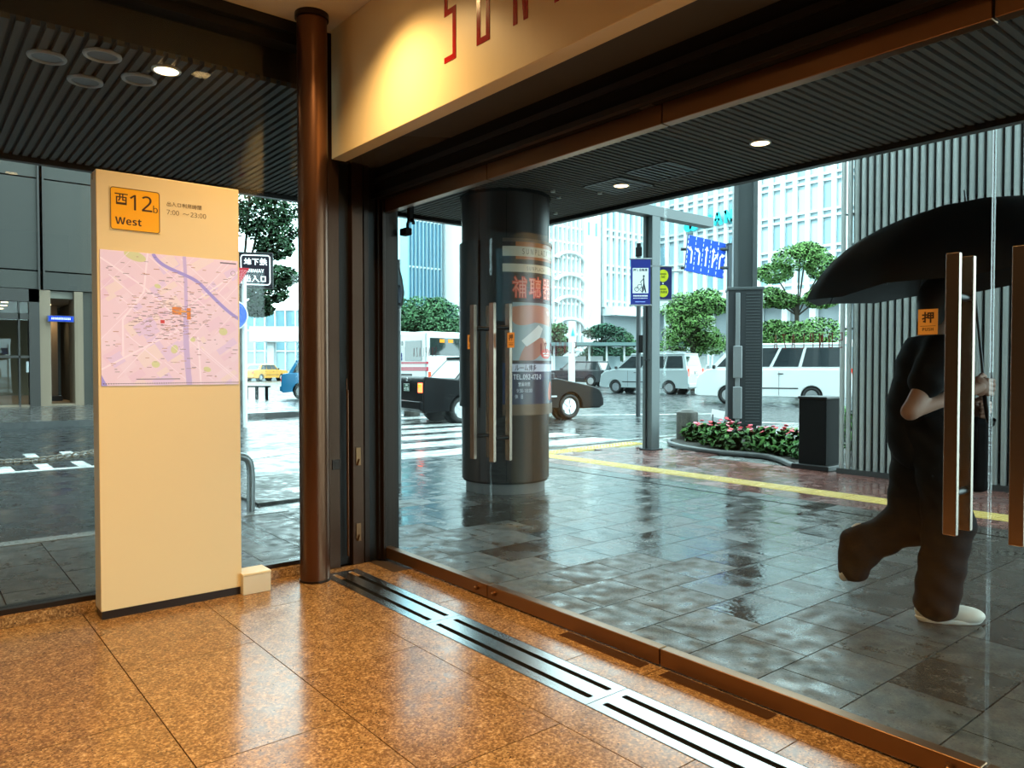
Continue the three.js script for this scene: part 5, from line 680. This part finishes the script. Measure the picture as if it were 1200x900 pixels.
  for (const [px, pz, cd] of [[(l2 + l3) / 2, -2.7, 9], [bx(18), -2.5, 3], [bx(24), -4, 3], [bx(26), -5.5, 4], [bx(8), -7, 5]]) { mesh('lobby_lamp', G.cyl(0.09, 0.02, px, yL - 0.212, pz, 16), lens, B); const s = new THREE.SpotLight(new THREE.Color(1, 0.72, 0.4), cd, 0, 0.9, 0.8, 2); s.position.set(px, yL - 0.25, pz); s.target.position.set(px, 0, pz - 0.1); s.shadow.radius = 3; B.add(s, s.target); }
}
{ // its neighbour up the street, seen only in the glass
  const N = thing('neighbour_building', 'dark stone building next to the lobby building', 'building', [-24.6, 0.1, 6.1]);
  mesh('wall', G.span(-14, 0, 0, 26, 0, 60), M(0.05, 0.052, 0.048, 0.5), N); for (let i = 0; i < 9; i++) for (let j = 0; j < 5; j++) mesh('window_pane', G.span(-0.1, 0.04, 3 + j * 4.5, 6 + j * 4.5, 2 + i * 6.4, 6.4 + i * 6.4), winBlue, N);
}
// ---------------------------------------------------------------- trees
function tree(name, label, base, H, clumps, leaf, N, size, trunkR = 0.14, group, bark = M(0.05, 0.04, 0.03, 0.9)) {
  const t = thing(name, label, 'tree', base, 0, group), low = Math.min(...clumps.map((c) => c[1] - c[4]));
  mesh('trunk', G.tube([[0, -0.05, 0], [0.05, H * 0.25, 0.03], [-0.03, H * 0.5, 0], [0, Math.max(low + 0.3, H * 0.6), 0]], trunkR, 8), bark, t);
  for (const c of clumps) mesh('branch', G.tube([[0, Math.max(0.5, Math.min(H * 0.5, c[1] - c[4] - 0.2)), 0], [c[0] * 0.45, (Math.min(H * 0.5, c[1]) + c[1]) / 2, c[2] * 0.45], [c[0], c[1], c[2]]], trunkR * 0.34, 6), bark, t);
  const f = mesh('foliage', leafCloud(clumps, size, N), leaf, t); f.userData.kind = 'stuff'; return t;
}
const spray = (n, R, y, s, sy) => Array.from({ length: n }, () => { const a = rr(0, 6.28), r = R * Math.sqrt(rnd()); return [Math.cos(a) * r, y + rr(-1, 1) * sy, Math.sin(a) * r, s * rr(0.8, 1.2), s * rr(0.45, 0.7), s * rr(0.8, 1.2)]; });
const bright = leafMat(0.32, 0.6, 0.2), mid = leafMat(0.16, 0.38, 0.19), deep = leafMat(0.08, 0.24, 0.16);
{
  const put = (u, D) => { const p = atDepth(u, 430, D); return [p.x, 0, p.z]; };
  tree('street_tree', 'bright green round-crowned tree under the blue lane sign', put(812, 38), 5, spray(26, 1.35, 3.5, 0.72, 1.55), bright, 30000, 0.06);
  tree('street_tree', 'bright green tree with open layered crown left of the umbrella', put(934, 34), 7, [[0.2, 6.1, 0.2, 1.3, 0.6, 1.0], [-1.0, 5.5, 0.3, 0.9, 0.5, 0.8], [1.1, 5.6, -0.2, 0.8, 0.6, 0.8], [-1.3, 4.4, 0.4, 1.0, 0.5, 0.8], [0.4, 6.4, 0, 0.7, 0.4, 0.7], [1.1, 4.2, 0, 0.8, 0.45, 0.8], [-0.6, 4.2, 0.1, 0.8, 0.35, 0.8], [-0.3, 2.6, 0, 1.4, 0.7, 1.2], [1.0, 2.7, 0.1, 1.2, 0.7, 1.2], [-1.2, 2.8, 0, 0.9, 0.6, 0.9], [0.2, 2.0, 0, 1.7, 0.6, 1.3]], bright, 34000, 0.06, 0.1);
  tree('street_tree', 'dark teal-green tree in front of the white gable', put(702, 60), 5, spray(16, 1.3, 3.2, 0.9, 1.3), deep, 16000, 0.09);
  tree('street_tree', 'hazy green tree between gable and banners', put(724, 63), 4, spray(10, 1.2, 2.8, 0.8, 0.9), mid, 9000, 0.09);
  tree('street_tree', 'round green tree behind the white city bus', put(496, 48), 6, spray(24, 2.3, 4.0, 1.1, 1.3), mid, 26000, 0.09);
  tree('street_tree', 'low green tree at the right end of the city bus', put(538, 56), 5, spray(14, 1.6, 3.2, 1.0, 1.1), deep, 13000, 0.1);
  tree('street_tree', 'green tree by the door frame over the bus roof', put(462, 57), 5, spray(14, 1.4, 3.6, 1.0, 1.1), mid, 13000, 0.1);
  tree('street_tree', 'green tree behind the pale shelter near the pillar', put(650, 58), 4, spray(10, 1.1, 3.2, 0.8, 1.1), mid, 9000, 0.1);
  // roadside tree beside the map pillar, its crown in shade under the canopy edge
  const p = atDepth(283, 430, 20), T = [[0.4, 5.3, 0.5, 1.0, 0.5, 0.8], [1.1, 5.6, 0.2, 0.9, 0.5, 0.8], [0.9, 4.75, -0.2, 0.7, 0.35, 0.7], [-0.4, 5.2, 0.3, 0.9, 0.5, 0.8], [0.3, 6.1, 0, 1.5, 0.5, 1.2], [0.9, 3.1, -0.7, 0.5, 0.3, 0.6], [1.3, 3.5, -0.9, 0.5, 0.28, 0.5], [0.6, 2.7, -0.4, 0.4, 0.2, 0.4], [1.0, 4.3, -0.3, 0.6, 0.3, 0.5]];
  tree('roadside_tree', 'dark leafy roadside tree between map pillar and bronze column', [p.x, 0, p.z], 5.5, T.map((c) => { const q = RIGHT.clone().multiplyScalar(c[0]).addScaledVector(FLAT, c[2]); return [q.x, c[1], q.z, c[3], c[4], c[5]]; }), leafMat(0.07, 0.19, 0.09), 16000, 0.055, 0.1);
}
// ---------------------------------------------------------------- the walker with the umbrella: x forward, y up, z to the right
function sdfMesh(f, lo, hi, cell) {            // mesh of f < 0
  const c = [0, 1, 2].map((i) => (lo[i] + hi[i]) / 2), half = Math.max(...[0, 1, 2].map((i) => hi[i] - lo[i])) / 2, n = Math.ceil(2 * half / cell) + 4, mc = new MarchingCubes(n, new THREE.MeshStandardMaterial(), false, false, 200000), s = half * 1.06;
  mc.isolation = 0;
  for (let k = 0; k < n; k++) for (let j = 0; j < n; j++) for (let i = 0; i < n; i++) mc.field[k * n * n + j * n + i] = -f(c[0] + (i - n / 2) / (n / 2) * s, c[1] + (j - n / 2) / (n / 2) * s, c[2] + (k - n / 2) / (n / 2) * s);
  mc.update();
  const N = mc.count, g = new THREE.BufferGeometry(), p = new Float32Array(N * 3), q = new Float32Array(N * 3);
  for (let i = 0; i < N; i++) for (let a = 0; a < 3; a++) { p[i * 3 + a] = mc.positionArray[i * 3 + a] * s + c[a]; }
  const e = cell * 0.5; for (let i = 0; i < N; i++) { const x = p[i * 3], y = p[i * 3 + 1], z = p[i * 3 + 2], v = [f(x + e, y, z) - f(x - e, y, z), f(x, y + e, z) - f(x, y - e, z), f(x, y, z + e) - f(x, y, z - e)], l = Math.hypot(...v) || 1; for (let a = 0; a < 3; a++) q[i * 3 + a] = v[a] / l; }
  g.setAttribute('position', new THREE.BufferAttribute(p, 3)); g.setAttribute('normal', new THREE.BufferAttribute(q, 3)); return g;
}
const smin = (a, b, k) => { const h = Math.max(k - Math.abs(a - b), 0) / k; return Math.min(a, b) - h * h * k * 0.25; };
function limb(a, b, ra, rb) { const ax = a[0], ay = a[1], az = a[2], dx = b[0] - ax, dy = b[1] - ay, dz = b[2] - az, L = dx * dx + dy * dy + dz * dz; return (x, y, z) => { const t = Math.min(1, Math.max(0, ((x - ax) * dx + (y - ay) * dy + (z - az) * dz) / L)); return Math.hypot(x - ax - dx * t, y - ay - dy * t, z - az - dz * t) - (ra + (rb - ra) * t); }; }
const ell = (c, r) => (x, y, z) => { const k = Math.hypot((x - c[0]) / r[0], (y - c[1]) / r[1], (z - c[2]) / r[2]); return (k - 1) * Math.min(...r); };
const join = (list, k) => (x, y, z) => { let d = list[0](x, y, z); for (let i = 1; i < list.length; i++) d = smin(d, list[i](x, y, z), k); return d; };
{
  const fwd = [0.77, -0.638], foot = onGround(1103, 724);
  const P = thing('person', 'person in black clothes and white sneakers running under a black umbrella', 'person', [foot.x, 0.0, foot.z], headTo(...fwd));
  const skin = M(0.36, 0.20, 0.14, 0.6), cloth = M(0.012, 0.012, 0.013, 0.9, 0, { specularIntensity: 0.3 }), trousers = M(0.010, 0.010, 0.011, 0.9, 0, { specularIntensity: 0.3 }), hairM = M(0.01, 0.008, 0.007, 0.5), canvasShoe = M(0.62, 0.58, 0.52, 0.6);
  const J = { hipR: [-0.06, 0.86, 0.09], hipL: [-0.08, 0.86, -0.09], kneeR: [0.0, 0.47, 0.08], ankR: [-0.05, 0.09, 0.06], kneeL: [-0.12, 0.43, -0.09], ankL: [-0.35, 0.33, -0.09], pelvis: [-0.07, 0.9, 0], waist: [-0.08, 1.02, 0], chest: [-0.05, 1.2, 0], neck: [-0.03, 1.34, 0], head: [0.0, 1.49, 0], shR: [-0.06, 1.29, 0.18], elR: [-0.22, 1.0, 0.24], haR: [0.11, 1.11, 0.12], shL: [-0.03, 1.29, -0.18], elL: [0.05, 1.06, -0.22], haL: [0.16, 1.0, -0.08] };
  const headF = join([ell([0.01, 1.5, 0], [0.092, 0.115, 0.076]), ell([0.05, 1.445, 0], [0.052, 0.06, 0.05]), limb([0.1, 1.475, 0], [0.112, 1.455, 0], 0.012, 0.015), limb(J.neck, [0, 1.42, 0], 0.055, 0.052), ell([0.005, 1.475, 0.078], [0.02, 0.032, 0.01]), ell([0.005, 1.475, -0.078], [0.02, 0.032, 0.01])], 0.03);
  const hand = (h, sz, grip) => { const l = [ell([h[0], h[1], h[2]], [0.04, 0.042, 0.02])]; for (let i = 0; i < 4; i++) { const y = h[1] + 0.03 - i * 0.02, s = [0.062, 0.068, 0.064, 0.052][i]; const a = [h[0] + 0.03, y, h[2]], b = [h[0] + 0.03 + s * 0.45, y - 0.003, h[2] - sz * 0.018], c = [h[0] + 0.03 + s * 0.25, y - 0.006, h[2] - sz * 0.045], d = [h[0] + 0.012, y - 0.006, h[2] - sz * 0.046]; l.push(limb(a, b, 0.0095, 0.009), limb(b, c, 0.009, 0.0085), limb(c, d, 0.0085, 0.008)); } l.push(limb([h[0] - 0.01, h[1] + 0.035, h[2] - sz * 0.008], [h[0] + 0.018, h[1] + 0.052, h[2] - sz * 0.03], 0.011, 0.01), limb([h[0] + 0.018, h[1] + 0.052, h[2] - sz * 0.03], [h[0] + 0.034, h[1] + 0.046, h[2] - sz * 0.04], 0.01, 0.0085)); return join(l, 0.008); };
  const torso = join([limb(J.pelvis, J.waist, 0.135, 0.12), limb(J.waist, J.chest, 0.12, 0.135), limb([-0.05, 1.27, 0.11], [-0.03, 1.27, -0.11], 0.075, 0.075), limb(J.chest, J.neck, 0.1, 0.06)], 0.08);
  const arms = join([limb(J.shR, J.elR, 0.05, 0.036), limb(J.elR, J.haR, 0.036, 0.027), limb(J.shL, J.elL, 0.052, 0.042), limb(J.elL, J.haL, 0.042, 0.03)], 0.02);
  const legs = join([limb(J.hipR, J.kneeR, 0.085, 0.06), limb(J.kneeR, J.ankR, 0.06, 0.04), limb(J.hipL, J.kneeL, 0.085, 0.06), limb(J.kneeL, J.ankL, 0.06, 0.04)], 0.04);
  const bodyF = (x, y, z) => smin(smin(torso(x, y, z), arms(x, y, z), 0.03), legs(x, y, z), 0.05);
  const gb = sdfMesh((x, y, z) => smin(bodyF(x, y, z), limb(J.neck, [0, 1.42, 0], 0.055, 0.052)(x, y, z), 0.03), [-0.5, 0.02, -0.34], [0.32, 1.46, 0.34], 0.014);
  mesh('body', [gb, sdfMesh(headF, [-0.12, 1.34, -0.12], [0.14, 1.64, 0.12], 0.004), sdfMesh(hand(J.haR, 1), [0.04, 1.03, 0.02], [0.22, 1.19, 0.18], 0.003), sdfMesh(hand(J.haL, -1), [0.09, 0.92, -0.14], [0.27, 1.08, 0.0], 0.003)], skin, P);
  mesh('eyes', [0.032, -0.032].map((z) => new THREE.SphereGeometry(0.011, 12, 8).scale(0.5, 0.7, 1).translate(0.094, 1.498, z)), M(0.02, 0.015, 0.012, 0.2), P); mesh('mouth', new THREE.SphereGeometry(0.02, 12, 6).scale(0.3, 0.25, 1).translate(0.1, 1.425, 0), M(0.3, 0.1, 0.08, 0.5), P);
  mesh('hair', sdfMesh((x, y, z) => Math.max(ell([-0.012, 1.515, 0], [0.108, 0.122, 0.092])(x, y, z), -(Math.min(x - 0.045 - (y - 1.46) * 0.25, 9)), (x - 0.05) - (y - 1.52) * 0.9) , [-0.14, 1.36, -0.12], [0.13, 1.66, 0.12], 0.005), hairM, P);
  const hairBack = mesh('hair_back', sdfMesh(join([ell([-0.02, 1.525, 0], [0.1, 0.112, 0.09]), ell([-0.06, 1.45, 0], [0.06, 0.09, 0.07])], 0.03), [-0.16, 1.34, -0.12], [0.1, 1.66, 0.12], 0.005), hairM, P);
  const fold = (x, y, z) => 0.004 * Math.sin(x * 38 + y * 22) * Math.sin(y * 31 + z * 27);
  mesh('shirt', sdfMesh((x, y, z) => Math.max(smin(smin(torso(x, y, z), limb([-0.07, 0.86, 0], J.waist, 0.15, 0.13)(x, y, z), 0.05), Math.min(limb(J.shR, [-0.14, 1.14, 0.21], 0.062, 0.06)(x, y, z), limb(J.shL, [0.05, 1.11, -0.21], 0.066, 0.066)(x, y, z)), 0.03) - 0.02 + fold(x, y, z), y - 1.345), [-0.32, 0.7, -0.34], [0.25, 1.4, 0.34], 0.012), cloth, P);
  mesh('trousers', sdfMesh((x, y, z) => join([limb([-0.07, 0.9, 0.04], [-0.07, 0.86, -0.04], 0.15, 0.15), limb(J.hipR, J.kneeR, 0.118, 0.1), limb(J.kneeR, [-0.045, 0.1, 0.062], 0.1, 0.098), limb(J.hipL, J.kneeL, 0.118, 0.1), limb(J.kneeL, [-0.34, 0.31, -0.09], 0.1, 0.09), limb([-0.34, 0.31, -0.09], [-0.37, 0.2, -0.09], 0.09, 0.075)], 0.04)(x, y, z) + fold(x, y, z) * 1.6, [-0.48, 0.0, -0.26], [0.2, 1.02, 0.26], 0.012), trousers, P);
  const shoeF = (x, y, z) => Math.max(join([ell([0.015, 0.042, 0.06], [0.125, 0.042, 0.045]), ell([-0.07, 0.062, 0.06], [0.06, 0.055, 0.04]), ell([0.09, 0.035, 0.06], [0.065, 0.032, 0.044])], 0.03)(x, y, z), -(y - 0.012));
  const shoeG = sdfMesh(shoeF, [-0.15, 0.0, 0.0], [0.18, 0.13, 0.12], 0.005);
  const sh = mesh('shoe', shoeG, canvasShoe, P); mesh('sole', sdfMesh((x, y, z) => Math.max(ell([0.012, 0.03, 0.06], [0.15, 0.06, 0.05])(x, y, z), Math.abs(y - 0.013) - 0.012), [-0.16, -0.02, 0.0], [0.18, 0.05, 0.12], 0.005), M(0.75, 0.72, 0.68, 0.6), sh);
  const star = new THREE.Shape(Array.from({ length: 10 }, (_, i) => { const r = i % 2 ? 0.009 : 0.022, a = i * Math.PI / 5 + Math.PI / 2; return new THREE.Vector2(Math.cos(a) * r, Math.sin(a) * r); })); mesh('star', new THREE.ExtrudeGeometry(star, { depth: 0.006, bevelEnabled: false }).translate(-0.005, 0.05, 0.101), M(0.01, 0.01, 0.01, 0.6), sh, [0, 0.0, 0.003], [-0.12, 0, 0]); mesh('laces', [0, 1, 2].map((i) => G.box(0.008, 0.006, 0.045, 0.03 + i * 0.018, 0.081 - i * 0.007, 0.06)), M(0.8, 0.78, 0.74, 0.7), sh);
  mesh('shoe', shoeG, canvasShoe, P, [-0.42, 0.3, -0.15], [0, 0, -1.8]);
  const belt = mesh('collar', new THREE.TorusGeometry(0.062, 0.012, 8, 24).rotateX(Math.PI / 2).translate(-0.03, 1.335, 0), cloth, P);
  // umbrella
  const U = thing('umbrella', 'large open black umbrella held over the running person', 'umbrella', [foot.x, 0, foot.z], headTo(...fwd)), black = M(0.012, 0.012, 0.014, 0.55, 0, { side: THREE.DoubleSide });
  const tilt = new THREE.Group(); const hx = 0.145, hy = 1.1, R = 0.735, S = 0.36, L = 0.86, al = 0.105; tilt.name = 'frame';
  const place = (m) => { m.position.set(hx, hy, 0.075); m.rotation.z = al; return m; };
  const seg = 8, rows = 10, cols = seg * 6, vp = [], ix = [];
  for (let r = 0; r <= rows; r++) for (let c = 0; c <= cols; c++) { const t = r / rows, a = c / cols * Math.PI * 2, w = Math.abs(((c / 6) % 1) - 0.5) * 2, rad = R * Math.sin(t * 1.25) / Math.sin(1.25) * (1 - 0.07 * t * t * (1 - w * w)), y = L - S * (1 - Math.cos(t * 1.25)) / (1 - Math.cos(1.25)) - 0.02 * t * (1 - w); vp.push(Math.cos(a) * rad, y, Math.sin(a) * rad); if (r < rows && c < cols) { const q = r * (cols + 1) + c; ix.push(q, q + 1, q + cols + 1, q + 1, q + cols + 2, q + cols + 1); } }
  const cg = new THREE.BufferGeometry(); cg.setAttribute('position', new THREE.Float32BufferAttribute(vp, 3)); cg.setIndex(ix); cg.computeVertexNormals();
  place(mesh('canopy', cg, black, U)); place(mesh('shaft', G.cyl(0.006, L + 0.02, 0, L / 2, 0, 10), greyDark, U)); place(mesh('handle', G.tube([[0, 0.06, 0], [0, -0.08, 0], [0, -0.14, 0.01], [0, -0.165, 0.035], [0, -0.14, 0.06]], 0.012, 10), trimBlack, U)); place(mesh('ferrule', G.cyl(0.007, 0.06, 0, L + 0.03, 0, 10, 0.004), galv, U));
  for (let k = 0; k < seg; k++) { const a = k / seg * Math.PI * 2, pts = []; for (let r = 0; r <= 6; r++) { const t = r / 6; const rad = R * Math.sin(t * 1.25) / Math.sin(1.25), y = L - S * (1 - Math.cos(t * 1.25)) / (1 - Math.cos(1.25)) - 0.008; pts.push([Math.cos(a) * rad, y, Math.sin(a) * rad]); } place(mesh('rib', G.tube(pts, 0.003, 5, 12), greyDark, U)); }
  const b = thing('shoulder_bag', 'black bag hanging at the side of the running person', 'bag', [foot.x, 0, foot.z], headTo(...fwd)); mesh('pouch', G.rbox(0.1, 0.36, 0.26, 0.04, 0.17, 0.78, -0.14), cloth, b); mesh('strap', G.tube([[0.17, 0.95, -0.24], [0.1, 1.15, -0.2], [-0.03, 1.37, -0.12], [-0.06, 1.3, 0.0]], 0.012, 6, 24), cloth, b);
}
// ---------------------------------------------------------------- hand over
scene.traverse((o) => { if (o.isMesh || o.isLight) { o.castShadow = true; o.receiveShadow = true; } });
renderer.render(scene, camera);
